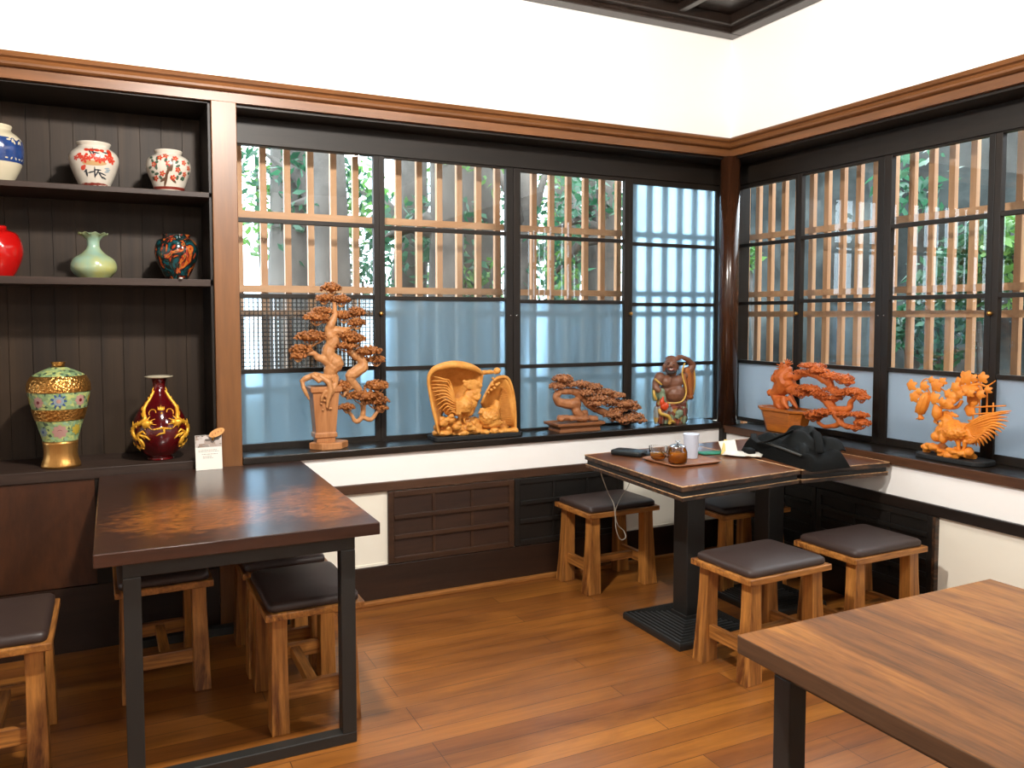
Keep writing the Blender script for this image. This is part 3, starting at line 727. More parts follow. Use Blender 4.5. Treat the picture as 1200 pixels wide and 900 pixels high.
# green card, papers
cpos = Vector((-.66,-.665,ZT))
M['green'] = plain('green_card', (36,128,92), .5); M['paper'] = plain('white_paper', (236,230,216), .8); M['yellow'] = plain('yellow_paper_edge', (222,190,110), .7)
g = MB(); rbox(g, cpos, .17, .085, .006, radians(-12), .002, 12)
o = tag(obj('card_case', g, M['green']), 'small green case lying behind the tray', 'case'); place(o, cpos)
cp = Vector((-.585,-.80,ZT))
t = thing('paper_packet', cp, 'crumpled white paper packet lying beside the black bag', 'paper')
g = MB(); nn = 12
vs = []; 
for i in range(nn+1):
    for j in range(nn+1):
        u = i/nn-.5; v = j/nn-.5
        z = .008+.012*abs(mnoise.noise(Vector((u*5, v*5, 3))))+.01*max(0, v+.1)
        p = Matrix.Rotation(radians(-52), 3, 'Z')@Vector((u*.19, v*.11, z)); vs.append(cp+p)
g._add(vs, [(i*(nn+1)+j, (i+1)*(nn+1)+j, (i+1)*(nn+1)+j+1, i*(nn+1)+j+1) for i in range(nn) for j in range(nn)], True)
obj('sheet', g, M['paper'], t, solid=.003)
fl = MB(); a = cp+Vector((-.055,.09,.004)); b = cp+Vector((.01,.05,.006))
fl._add([a, b, b+Vector((.025,.05,.062)), a+Vector((.03,.07,.05))], [(0,1,2,3)]); obj('folded_flap', fl, M['paper'], t, solid=.002)
fl = MB(); a = cp+Vector((-.085,.07,.004)); fl._add([a, a+Vector((.06,.01,0)), a+Vector((.105,.075,.06)), a+Vector((.09,.08,.06))], [(0,1,2,3)]); obj('yellow_edge', fl, M['yellow'], t, solid=.002)
# black case and cable
pc = on(737, 533, z=ZT); M['blk'] = plain('black_hard_case', (26,30,30), .4)
t = thing('power_bank', pc, 'flat black case near the back left corner of the tea table', 'case')
g = MB(); rbox(g, pc, .105, .17, .026, radians(30), .006, 7); obj('case_body', g, M['blk'], t)
g = MB(); rbox(g, pc+Vector((.085,-.035,0)), .08, .10, .016, radians(12), .005, 7); obj('end_flap', g, M['blk'], t)
M['cable'] = plain('pale_grey_cable', (188,182,168), .5)
yy = -.47
cab = [(703,549),(706,560),(713,578),(719,590),(721,604),(722,620),(727,632),(733,630),(731,622),(724,615),(721,600),(727,584),(735,572),(740,560)]
g = MB(); pts = [on(a, b, y=yy+(.02 if i > 7 else 0)+.01*sin(i)) for i, (a, b) in enumerate(cab)]
sm_ = []
for i in range(len(pts)-1):
    p0 = pts[max(i-1,0)]; p1 = pts[i]; p2 = pts[i+1]; p3 = pts[min(i+2,len(pts)-1)]
    for k in range(5):
        s = k/5; sm_.append(.5*((2*p1)+(p2-p0)*s+(2*p0-5*p1+4*p2-p3)*s*s+(3*p1-p0-3*p2+p3)*s**3))
g.tube(sm_, .0024, 6)
tag(obj('cable', g, M['cable']), 'thin pale cable looping down from the tea table edge', 'cable')

# ------------------------------------------------------------------ black bag with a jacket slung over it
n = NT('black_canvas').set(Roughness=.85); n.b.inputs['Specular IOR Level'].default_value = .12
a = n.add('ShaderNodeTexNoise', i_Scale=300.0); n.link(n.coord(), a.inputs['Vector'])
n.link(n.ramp(a.outputs['Fac'], [(.3, lin((18,18,17), .55)), (.7, lin((30,30,28), .55))]), n.b.inputs['Base Color']); n.bump(a.outputs['Fac'], .25, .001); M['canvas'] = n.m
M['canvas2'] = plain('dark_grey_nylon', (20,21,20), .7, spec=.15, bump=.2, bscale=120)
A = Vector((-.475,-.665,ZT)); Bq = Vector((-.592,-1.262,ZT)); Cq = Vector((-.345,-1.262,ZT)); Dq = Vector((-.17,-.62,ZT))
t = thing('shoulder_bag', (A+Bq+Cq+Dq)/4, 'slumped black fabric bag with straps on the table by the right sill', 'bag')
def bil(u, v): return A.lerp(Bq, u).lerp(Dq.lerp(Cq, u), v)
def heap(u0, u1, v0, v1, zf, name, mat, nu=34, nv=22, ov=.0):
    g = MB(); vs = []
    for i in range(nu+1):
        for j in range(nv+1):
            u = u0+(u1-u0)*i/nu; v = v0+(v1-v0)*j/nv
            p = bil(u, v); vs.append(Vector((p.x, p.y, ZT+max(.002, zf(u, v, i/nu, j/nv)))))
    N = (nu+1)*(nv+1); top = [(i*(nv+1)+j, (i+1)*(nv+1)+j, (i+1)*(nv+1)+j+1, i*(nv+1)+j+1) for i in range(nu) for j in range(nv)]
    g._add(vs, top, True)
    per = [i*(nv+1) for i in range(nu+1)]+[nu*(nv+1)+j for j in range(1, nv+1)]+[i*(nv+1)+nv for i in range(nu-1,-1,-1)]+[j for j in range(nv-1,0,-1)]
    o_ = len(g.v); g.v += [Vector((g.v[k].x, g.v[k].y, ZT)) for k in per]
    for k in range(len(per)):
        k2 = (k+1) % len(per); g.f.append((per[k2], per[k], o_+k, o_+k2)); g.mi.append(0); g.sm.append(False)
    g.f.append(tuple(o_+k for k in range(len(per)))); g.mi.append(0); g.sm.append(False)
    return obj(name, g, mat, t)
def edge(s): return min(1, min(s, 1-s)/.09)**.4 if 0 < s < 1 else 0
heap(0, 1, 0, 1, lambda u, v, s, q: (.085-.02*u+.012*mnoise.noise(Vector((u*6, v*4, 1))))*edge(s)*edge(q), 'bag_body', M['canvas'])
# jacket folds: a thick rumpled sheet over the bag
g = MB(); nu, nv = 46, 30; vs = []
for i in range(nu+1):
    for j in range(nv+1):
        s = i/nu; q = j/nv; u = .08+.80*s; v = .10+1.05*q
        p = bil(u, v)
        pk = math.exp(-((s-.62)/.30)**2-((q-.60)/.40)**2)
        fold = .026*sin(9*s+5*q+2.2*mnoise.noise(Vector((s*3, q*3, 5))))+.016*sin(15*q-7*s+1.5)+.02*mnoise.noise(Vector((s*6, q*5, 9)))
        drop = .05*max(0, .16-q)/.16+.05*max(0, .10-s)/.10+.05*max(0, s-.9)/.1
        vs.append(Vector((p.x+.02*fold, p.y, ZT+.086+.045*pk+.7*fold-drop)))
g._add(vs, [(i*(nv+1)+j, (i+1)*(nv+1)+j, (i+1)*(nv+1)+j+1, i*(nv+1)+j+1) for i in range(nu) for j in range(nv)], True)
obj('jacket_folds', g, M['canvas2'], t, solid=.010, subsurf=1)
g = MB(); st = [bil(.16,.06)+Vector((0,0,.10)), bil(.24,-.03)+Vector((-.01,0,.085)), bil(.34,-.05)+Vector((-.012,0,.075)), bil(.46,-.01)+Vector((-.01,0,.095)), bil(.52,.12)+Vector((0,0,.12)), bil(.56,.35)+Vector((0,0,.145))]
g.tube(st, .017, 10, flat=.3); obj('strap', g, M['canvas2'], t)
g = MB(); rbox(g, bil(.20,-.13)+Vector((0,0,.0)), .05, .085, .034, radians(-25), .01, 5); obj('end_pocket', g, M['canvas2'], t)
g = MB(); g.tube([bil(.40,-.004)+Vector((0,0,.078)), bil(.62,-.006)+Vector((0,0,.072)), bil(.86,0)+Vector((0,0,.062))], .006, 8); obj('zip', g, plain('grey_zip', (62,62,58), .5), t)
g = MB(); st = [bil(.55,.9)+Vector((0,0,.135)), bil(.70,.72)+Vector((0,0,.14)), bil(.84,.5)+Vector((0,0,.115)), bil(.92,.36)+Vector((0,0,.078))]
g.tube(st, .02, 10, flat=.35); obj('strap', g, M['canvas'], t)

# ================================================================== menu card on the glossy table
c0 = Vector((-3.074,-.075,.7665)); M['card'] = plain('white_card', (238,232,222), .6)
t = thing('menu_card', c0, 'small standing white card with a photo strip on the glossy table', 'sign')
tilt = Matrix.Rotation(radians(-8), 3, 'X')
def cq(x, z, d=0): return c0+tilt@Vector((x, -d, z))
def cbox(x0, x1, z0, z1, d0, d1):
    return MB().hexa([cq(x0,z0,d1),cq(x1,z0,d1),cq(x1,z0,d0),cq(x0,z0,d0),cq(x0,z1,d1),cq(x1,z1,d1),cq(x1,z1,d0),cq(x0,z1,d0)])
obj('card_face', cbox(-.057,.057,0,.158,0,.003), M['card'], t)
n = NT('printed_photo').set(Roughness=.5); a = n.add('ShaderNodeTexVoronoi', i_Scale=38.0, distance='CHEBYCHEV'); n.link(n.coord((1,1,1.6)), a.inputs['Vector'])
sx = n.add('ShaderNodeSeparateColor'); n.link(a.outputs['Color'], sx.inputs[0])
n.link(n.ramp(sx.outputs[0], [(0, lin((70,60,54))), (.3, lin((120,104,92))), (.6, lin((206,196,190))), (1, lin((150,128,112)))]), n.b.inputs['Base Color'])
obj('photo_strip', cbox(-.056,.056,.103,.157,.003,.0036), n.m, t)
M['ink'] = plain('grey_ink', (150,140,132), .7)
g = MB()
for z, x0, x1 in ((.090,-.044,.035),(.083,-.044,.046),(.071,-.03,.04),(.061,-.026,.012),(.054,-.026,.018)):
    x = x0; r_ = random.Random(int(z*1000))
    while x < x1:
        w = r_.uniform(.004,.011); g.add(cbox(x, min(x+w, x1), z-.0012, z+.0012, .003, .0034)); x += w+.002
obj('print_lines', g, M['ink'], t)
g = MB(); ov = [cq(.036+.036*cos(a_)*cos(.42)-.017*sin(a_)*sin(.42), .166+.036*cos(a_)*sin(.42)+.017*sin(a_)*cos(.42), .010) for a_ in [2*pi*k/28 for k in range(28)]]
nrm = tilt@Vector((0,-1,0))
g.loft([[p for p in ov], [p+nrm*.005 for p in ov]], False)
w_ = obj('wooden_clip', g, plain('orange_clip_wood', (226,160,92), .5), t)
g = MB()
for k in range(4):
    cc = cq(.036+(-.021+.014*k)*cos(.42), .166+(-.021+.014*k)*sin(.42), .0152)
    for dx, dz, lx, lz in ((0,.003,.004,.0007),(0,-.003,.004,.0007),(.0,0,.0007,.0045)):
        p = [cc+tilt@Vector((dx+sx_*lx, 0, dz+sz_*lz)) for sx_, sz_ in ((-1,-1),(1,-1),(1,1),(-1,1))]
        g._add(p, [(0,1,2,3)])
obj('brush_marks', g, plain('brown_marks', (150,84,40), .6), w_, solid=.0004)
g = MB(); g.tube([cq(.018,.135,.006), cq(.024,.150,.012)], .005, 8); obj('clip_foot', g, M['brass'], w_)
obj('back_foot', MB().hexa([cq(-.04,0,0),cq(.04,0,0),cq(.04,0,0)+Vector((0,.05,-.0)),cq(-.04,0,0)+Vector((0,.05,-.0)),cq(-.04,.004,0),cq(.04,.004,0),cq(.04,.003,0)+Vector((0,.05,0)),cq(-.04,.003,0)+Vector((0,.05,0))]), M['card'], t)

# ================================================================== vases
def glaze(name, c, rough=.15, var=None, sc=30):
    n = NT(name).set(Roughness=rough, Coat_Weight=.6, Coat_Roughness=.06); kk = .72
    if var:
        a = n.add('ShaderNodeTexNoise', i_Scale=sc, i_Detail=4); n.link(n.coord(), a.inputs['Vector'])
        n.link(n.ramp(a.outputs['Fac'], [(.35, lin(c, kk)), (.65, lin(var, kk))]), n.b.inputs['Base Color'])
    else: n.set(Base_Color=lin(c, kk))
    return n.m
M['cream'] = glaze('cream_glaze', (228,216,186)); M['offwhite'] = glaze('off_white_glaze', (232,222,206))
M['cobalt'] = glaze('cobalt_glaze', (34,62,120), var=(44,76,140)); M['redg'] = glaze('iron_red_glaze', (214,58,30), .3)
M['inkg'] = glaze('blue_black_glaze', (48,56,66), .3); M['goldp'] = glaze('pale_gold_glaze', (208,168,116), .3)
M['brownred'] = glaze('red_brown_band', (140,52,40), .3); M['greeng'] = glaze('leaf_green_glaze', (76,100,80), .3)
M['brownb'] = glaze('brown_branch_glaze', (104,74,56), .3); M['skyg'] = glaze('grey_blue_glaze', (150,170,180), .3)
M['redvase'] = glaze('bright_red_glaze', (206,22,20), .12); M['celadon'] = glaze('celadon_glaze', (160,196,176), .2, var=(196,196,120), sc=9)
M['maroon'] = glaze('maroon_glaze', (84,10,16), .1, var=(104,14,18), sc=6)
n = NT('gilt').set(Roughness=.3, Metallic=.9, Base_Color=lin((208,150,78)))
a = n.add('ShaderNodeTexVoronoi', i_Scale=95.0); n.link(n.coord(), a.inputs['Vector']); n.bump(a.outputs['Distance'], .9, .004); M['gilt'] = n.m
n = NT('gilt_fluted').set(Roughness=.35, Metallic=.85, Base_Color=lin((200,146,80)))
a = n.add('ShaderNodeTexNoise', i_Scale=60.0); n.link(n.coord((1,1,.05)), a.inputs['Vector']); n.bump(a.outputs['Fac'], .7, .004); M['giltf'] = n.m
M['dragon'] = plain('dragon_gold', (240,176,52), .35, metal=.35, bump=.5, bscale=180)
n = NT('green_enamel').set(Roughness=.35)
a = n.add('ShaderNodeTexVoronoi', i_Scale=85.0); n.link(n.coord(), a.inputs['Vector'])
sx = n.add('ShaderNodeSeparateColor'); n.link(a.outputs['Color'], sx.inputs[0])
n.link(n.ramp(sx.outputs[0], [(.0, lin((70,88,70))), (.12, lin((132,158,112))), (.45, lin((160,182,122))), (.7, lin((190,196,120))), (.92, lin((146,178,142)))], 'CONSTANT'), n.b.inputs['Base Color']); M['enamel'] = n.m
n = NT('tortoise_glaze').set(Roughness=.12, Coat_Weight=.7, Coat_Roughness=.05)
a = n.add('ShaderNodeTexNoise', i_Scale=17, i_Detail=3, i_Distortion=2.2); n.link(n.coord((1,1,.7)), a.inputs['Vector'])
sx = n.add('ShaderNodeSeparateColor'); n.link(a.outputs['Color'], sx.inputs[0])
n.link(n.ramp(sx.outputs[0], [(.36, lin((16,70,76))), (.45, lin((18,30,26))), (.52, lin((24,26,20))), (.56, lin((140,34,24))), (.62, lin((190,110,40))), (.66, lin((30,66,44)))]), n.b.inputs['Base Color']); M['tortoise'] = n.m

def prof_r(prof, z):
    for (r0, z0), (r1, z1) in zip(prof, prof[1:]):
        if min(z0, z1) <= z <= max(z0, z1) and z1 != z0: return r0+(r1-r0)*(z-z0)/(z1-z0)
    return prof[-1][0]
def smooth_prof(pts, k=6):
    out = []
    for i in range(len(pts)-1):
        p0, p1, p2, p3 = pts[max(i-1,0)], pts[i], pts[i+1], pts[min(i+2,len(pts)-1)]
        for j in range(k):
            s = j/k
            out.append(tuple(.5*((2*p1[a])+(p2[a]-p0[a])*s+(2*p0[a]-5*p1[a]+4*p2[a]-p3[a])*s*s+(3*p1[a]-p0[a]-3*p2[a]+p3[a])*s**3) for a in (0,1)))
    out.append(pts[-1]); return out
class Dec:      # coloured motifs that hug a turned surface
    def __init__(s, mb, c, prof, th0): s.mb = mb; s.c = Vector(c); s.prof = prof; s.th0 = th0
    def pt(s, u, z, lift):
        r = max(.004, prof_r(s.prof, z)); th = s.th0+u/ max(r,.02)
        return s.c+Vector(((r+lift)*cos(th), (r+lift)*sin(th), z))
    def shape(s, u, z, fn, mi, lift=.0008, seg=14, rings=3):
        vs = [s.pt(u, z, lift)]; fs = []
        for k in range(1, rings+1):
            for i in range(seg):
                a = 2*pi*i/seg; du, dz = fn(a); vs.append(s.pt(u+du*k/rings, z+dz*k/rings, lift))
        for i in range(seg): fs.append((0, 1+i, 1+(i+1)%seg))
        for k in range(rings-1):
            for i in range(seg): fs.append((1+k*seg+i, 1+(k+1)*seg+i, 1+(k+1)*seg+(i+1)%seg, 1+k*seg+(i+1)%seg))
        s.mb.cur = mi; s.mb._add(vs, fs, True); s.mb.cur = 0
    def disc(s, u, z, r, mi, lift=.0008): s.shape(u, z, lambda a: (r*cos(a), r*sin(a)), mi, lift)
    def ell(s, u, z, a_, b_, ang, mi, lift=.0008): s.shape(u, z, lambda a: (a_*cos(a)*cos(ang)-b_*sin(a)*sin(ang), a_*cos(a)*sin(ang)+b_*sin(a)*cos(ang)), mi, lift)
    def flower(s, u, z, r, n_, mi, mc, lift=.001):
        for k in range(n_):
            a = 2*pi*k/n_; s.ell(u+.6*r*cos(a), z+.6*r*sin(a), r*.42, r*.3, a, mi, lift)
        s.disc(u, z, r*.3, mc, lift+.0006)
    def star(s, u, z, r, n_, mi, lift=.001): s.shape(u, z, lambda a: (r*(.72+.28*cos(n_*a))*cos(a), r*(.72+.28*cos(n_*a))*sin(a)), mi, lift, seg=n_*6)
TH = radians(-88)
def vase(name, x, z, y, prof, mats, label, dec=None, zw=None, wave=None):
    c = Vector((x, y, z)); t = thing(name, c, label, 'vase')
    g = MB().lathe(prof, c, 56, wave=wave)
    if zw:
        for q in g.v: q.z += zw(q-c)
    if dec: dec(Dec(g, c, prof, TH))
    obj('body', g, mats, t)
    return t, c
ZS1, ZS2, ZC_ = 2.0285, 1.6325, .8035
# top shelf
pr1 = smooth_prof([(.058,0),(.066,.004),(.098,.07),(.108,.14),(.098,.188),(.070,.215),(.064,.224),(.068,.240),(.058,.242)])
def d1(d):
    for k in range(9): d.ell(.06+.008*k, .172+.010*sin(k*1.7), .009, .004, k*.7, 2, .0026)
    for k in range(5): d.ell(.05+.02*k, .096, .006, .003, k, 2, .0026)
t, c = vase('porcelain_jar', -3.885, ZS1, .115, pr1, [M['cream'], M['cobalt'], M['cream']], 'cream jar with a broad blue band, cut by the left edge of the frame', d1)
band = [(r+.0012, z) for r, z in pr1 if .075 <= z <= .186]; obj('blue_band', MB().lathe(band, c, 56, caps=False), M['cobalt'], t)
pr2 = smooth_prof([(.052,0),(.058,.003),(.082,.055),(.100,.115),(.094,.150),(.066,.176),(.064,.182),(.070,.194),(.068,.198),(.058,.198)])
def d2(d):
    r_ = random.Random(5)
    for k in range(9): d.flower(-.078+.019*k, .118+.007*sin(k*2), .012+.003*(k%3), 5, 1, 1)
    for u in (-.06,-.03,.045,.07): d.disc(u, .132, .006, 1, .0013)
    d.ell(0, .098, .05, .011, .03, 3)
    for k in range(4): d.ell(-.03+.02*k, .182-.028, .010, .007, 0, 1)
    d.ell(.062,.148,.012,.018,.3,1)
    for k, (u, z, a_, b_, an) in enumerate([(-.01,.155,.022,.003,.2),(-.005,.148,.003,.018,.1),(.004,.142,.018,.003,-.2),(-.015,.140,.003,.014,.5),(.045,.146,.015,.003,0),(.0,.06,.003,.024,0),(.008,.055,.003,.02,-.5),(-.012,.06,.016,.003,.3),(.022,.05,.003,.018,.6),(.03,.056,.018,.003,-.3),(-.032,.056,.004,.016,.2),(-.036,.064,.009,.003,.7),(.012,.07,.014,.003,.0),(.036,.04,.012,.003,-.4)]): d.ell(u, z, a_, b_, an, 2)
    d.disc(-.046,.076,.010,1); d.disc(-.040,.083,.006,1)
    for u, z in ((.05,.066),(.056,.074),(.05,.08)): d.ell(u, z, .012,.003,.2,4)
    d.shape(0, .012, lambda a: (.06*cos(a), .006*sin(a)), 5)
t, c = vase('porcelain_jar', -3.510, ZS1, .110, pr2, [M['offwhite'], M['redg'], M['inkg'], M['goldp'], M['skyg'], M['brownred']], 'white jar with red blossom clusters and dark brushwork on the top shelf', d2)
pr3 = smooth_prof([(.056,0),(.060,.004),(.078,.055),(.096,.110),(.088,.150),(.058,.172),(.056,.176),(.060,.186),(.059,.191),(.050,.191)])
def d3(d):
    r_ = random.Random(11)
    for k in range(26):
        u = r_.uniform(-.10,.10); z = r_.uniform(.05,.15); d.ell(u, z, .011, .006, r_.uniform(0,3), 2)
    for u, z in [(-.075,.115),(-.045,.145),(-.035,.075),(-.01,.12),(.02,.145),(.03,.095),(.06,.13),(.065,.08),(.01,.06),(-.065,.055),(.09,.11),(-.02,.155)]: d.flower(u, z, .013, 5, 1, 4, .0014)
    for u, z, l_, an in [(-.02,.05,.03,1.4),(-.012,.085,.03,1.2),(.004,.115,.03,1.5),(-.03,.05,.018,.6),(.01,.05,.018,2.4)]: d.ell(u, z, l_, .006, an, 3, .0012)
t, c = vase('porcelain_jar', -3.205, ZS1, .110, pr3, [M['offwhite'], M['redg'], M['greeng'], M['brownb'], M['goldp']], 'small cream jar with scattered red flowers and a red-brown foot band', d3)
obj('foot_band', MB().lathe([(prof_r(pr3, z)+.001, z) for z in (.010,.014,.018,.022)], c, 48, caps=False), M['brownred'], t)
# middle shelf
pr4 = smooth_prof([(.06,0),(.068,.004),(.095,.06),(.105,.12),(.085,.18),(.05,.20),(.046,.215)])
vase('red_vase', -3.895, ZS2, .115, pr4, [M['redvase']], 'bright red vase cut by the left edge of the frame')
pr5 = smooth_prof([(.062,0),(.066,.003),(.090,.030),(.094,.055),(.082,.085),(.046,.112),(.029,.132),(.025,.150),(.028,.168),(.044,.186),(.060,.196),(.056,.197)])
nlast = len(pr5)
vase('celadon_vase', -3.522, ZS2, .105, pr5, [M['celadon']], 'pale green squat vase with a narrow neck and ruffled rim',
     zw=lambda q: .0045*cos(9*atan2(q.y, q.x))*max(0, (sqrt(q.x*q.x+q.y*q.y)-.036)/.022)*(q.z > .172))
pr6 = smooth_prof([(.040,0),(.045,.003),(.062,.03),(.090,.10),(.094,.140),(.082,.176),(.062,.190),(.058,.196),(.062,.206),(.050,.206)])
vase('mottled_jar', -3.180, ZS2, .110, pr6, [M['tortoise']], 'dark glossy jar mottled in teal, red and amber')
# counter: gold and green lidded vase in bands
cV = Vector((-3.672, .10, ZC_)); t = thing('enamel_vase', cV, 'tall gold and green enamel vase with flower bands on the counter', 'vase')
prV = smooth_prof([(.078,0),(.080,.004),(.066,.05),(.070,.118),(.086,.180),(.108,.262),(.122,.330),(.120,.370),(.104,.400),(.084,.414),(.045,.432),(.027,.440)])
def bandm(z0, z1, lift=0):
    n_ = 10; return [(prof_r(prV, z0+(z1-z0)*i/n_)+lift, z0+(z1-z0)*i/n_) for i in range(n_+1)]
M['blueg'] = glaze('blue_petal', (70,104,170), .35); M['pinkg'] = glaze('pink_petal', (222,170,158), .35); M['yellg'] = glaze('yellow_petal', (232,200,76), .35); M['crims'] = glaze('crimson_petal', (130,30,44), .35); M['palebl'] = glaze('pale_blue_petal', (170,190,200), .35)
obj('fluted_foot', MB().lathe(bandm(0,.115,.001), cV, 56), M['giltf'], t)
g = MB().lathe(bandm(.116,.208), cV, 56, caps=False); d = Dec(g, cV, prV, TH)
d.flower(.0,.162,.030,8,3,5); d.disc(0,.160,.009,3,.003); d.flower(.072,.166,.024,7,4,4); d.flower(-.072,.160,.022,7,6,2); d.flower(.14,.16,.024,7,2,4); d.flower(-.14,.16,.024,7,3,4)
obj('lower_flower_band', g, [M['enamel'], M['enamel'], M['blueg'], M['pinkg'], M['yellg'], M['crims'], M['palebl']], t)
obj('gilt_band', MB().lathe(bandm(.209,.258,.003), cV, 56, caps=False), M['gilt'], t)
g = MB().lathe(bandm(.259,.332), cV, 56, caps=False); d = Dec(g, cV, prV, TH)
d.star(0,.297,.034,9,2); d.disc(0,.297,.020,6,.0018); d.disc(0,.297,.009,3,.0026); d.flower(.09,.297,.025,8,3,5); d.flower(-.085,.292,.025,8,3,5); d.flower(.16,.297,.02,8,4,5); d.flower(-.16,.297,.02,8,4,5)
obj('upper_flower_band', g, [M['enamel'], M['enamel'], M['blueg'], M['pinkg'], M['yellg'], M['crims'], M['palebl']], t)
obj('gilt_shoulder', MB().lathe(bandm(.333,.401,.003), cV, 56, caps=False), M['gilt'], t)
obj('enamel_shoulder', MB().lathe(bandm(.402,.438), cV, 56, caps=False), M['enamel'], t)
obj('gilt_neck', MB().lathe([(.026,.434),(.024,.448),(.028,.456),(.029,.460),(.020,.460),(.018,.44)], cV, 40), M['gilt'], t)
# maroon bottle vase with raised gold dragons
cM = Vector((-3.268, .105, ZC_)); t = thing('dragon_vase', cM, 'maroon bottle vase with raised gold dragons on the counter', 'vase')
prM = smooth_prof([(.052,0),(.056,.004),(.052,.014),(.080,.040),(.112,.090),(.120,.140),(.108,.190),(.080,.245),(.046,.295),(.029,.330),(.027,.350),(.034,.372),(.050,.380)])
obj('body', MB().lathe(prM, cM, 64), M['maroon'], t)
obj('lip', MB().lathe([(.046,.376),(.060,.381),(.061,.385),(.052,.386),(.040,.378)], cM, 56), M['cream'], t)
def srf(u, z, lift=.003):
    r = prof_r(prM, z); th = TH+u/.11; return cM+Vector(((r+lift)*cos(th), (r+lift)*sin(th), z))
for sgn in (-1, 1):
    g = MB()
    path = [(.045,.355),(.06,.31),(.085,.27),(.095,.235),(.075,.205),(.10,.18),(.13,.165),(.125,.13),(.085,.135),(.075,.105),(.105,.085),(.14,.10),(.16,.08),(.13,.06)]
    path = [(.095,.318),(.105,.285),(.115,.25),(.10,.222),(.082,.198),(.105,.178),(.135,.168),(.150,.140),(.128,.112),(.098,.104),(.092,.078),(.118,.062),(.145,.075)]
    P_ = smooth_prof(path, 4); n_ = len(P_)
    g.tube([srf(sgn*u*.93, z, .001) for u, z in P_], [.003+.0065*sin(pi*min(1,(i+3)/(n_)))**.8 for i in range(n_)], 8)
    for i in range(0, n_, 2):
        u, z = P_[i]; g.tube([srf(sgn*u, z, .006), srf(sgn*(u+.016*sin(i*1.9)), z+.016*cos(i*1.3), .006)], [.004,.0015], 6)
    g.ball(srf(sgn*.062,.178,.008), (.020,.016,.018), 2, .4, seed=2); g.ball(srf(sgn*.045,.182,.008), (.010,.010,.009), 2, .3, seed=5)
    for k in range(7): g.tube([srf(sgn*.070,.180,.010), srf(sgn*(.052+.030*sin(k*.9)), .180+.030*cos(k*.9), .006)], [.004,.0015], 6)
    g.tube([srf(sgn*(.045+.018*cos(a)), .226+.014*sin(a), .003) for a in [k*.5-.8 for k in range(9)]], .0022, 6)
    for u, z in ((.075,.145),(.08,.125),(.06,.12),(.095,.09)): g.tube([srf(sgn*.1,.13,.005), srf(sgn*u, z, .006), srf(sgn*(u-.012), z-.014, .004)], [.006,.005,.002], 6)
    obj('gold_dragon', g, M['dragon'], t)
g = MB(); 
for k in range(7): g.ball(srf(-.030+.010*k, .158-.004*abs(k-3)*.4, .003), (.009,.006,.006-.0006*abs(k-3)), 1)
g.tube([srf(.006,.150,.003), srf(.008,.136,.003), srf(-.012,.132,.003), srf(-.024,.124,.002)], [.006,.005,.004,.0015], 6)
for k in range(5): g.tube([srf(-.014+.007*k,.238,.002), srf(-.018+.009*k,.25+.006*(k==2),.003)], [.004,.002], 6)
g.ball(srf(0,.237,.002), (.014,.005,.005), 1); g.ball(srf(0,.222,.002), (.005,.004,.005), 1)
obj('gold_pearl_cloud', g, M['dragon'], t)

# ================================================================== carvings on the sills
ZSL, ZSR = .8005, .7855
def pad(mb, c, rx, ry, rz, n_, s, rnd, tilt=0):
    c = Vector(c); ga = pi*(3-sqrt(5)); R_ = Matrix.Rotation(tilt, 3, 'Y')
    for i in range(n_):
        h = 1-(i+.5)/n_*1.25
        rr = sqrt(max(0, 1-h*h)); th = ga*i+rnd.uniform(-.3,.3)
        d = Vector((rr*cos(th)*rx, rr*sin(th)*ry, h*rz))*rnd.uniform(.82,1.08)
        q = s*rnd.uniform(.75,1.3)
        mb.ball(c+R_@d, (q, q*.9, q*rnd.uniform(.6,1.0)), 1, .5, seed=i*.37+c.x*9)
    mb.ball(c+R_@Vector((0,0,rz*.15)), (rx*.82, ry*.82, rz*.75), 2, .35, rot=R_, seed=c.z*11)
class Frame:
    """maps points read on a zoomed crop of the photo to the plane of a sill piece; d moves the point towards the room"""
    def __init__(s, x0, y0, sc, face=None, **pl): s.x0, s.y0, s.sc, s.pl, s.face = x0, y0, sc, pl, face
    def __call__(s, X, Y, d=0):
        p = on(s.x0+X/s.sc, s.y0+Y/s.sc, **s.pl)
        if s.face: return p+Vector(s.face)*d
        return p+(Vector((0,-d,0)) if 'y' in s.pl else Vector((-d,0,0)))
    def k(s): return (s(300,300)-s(300,301)).length          # metres per crop pixel (vertical)
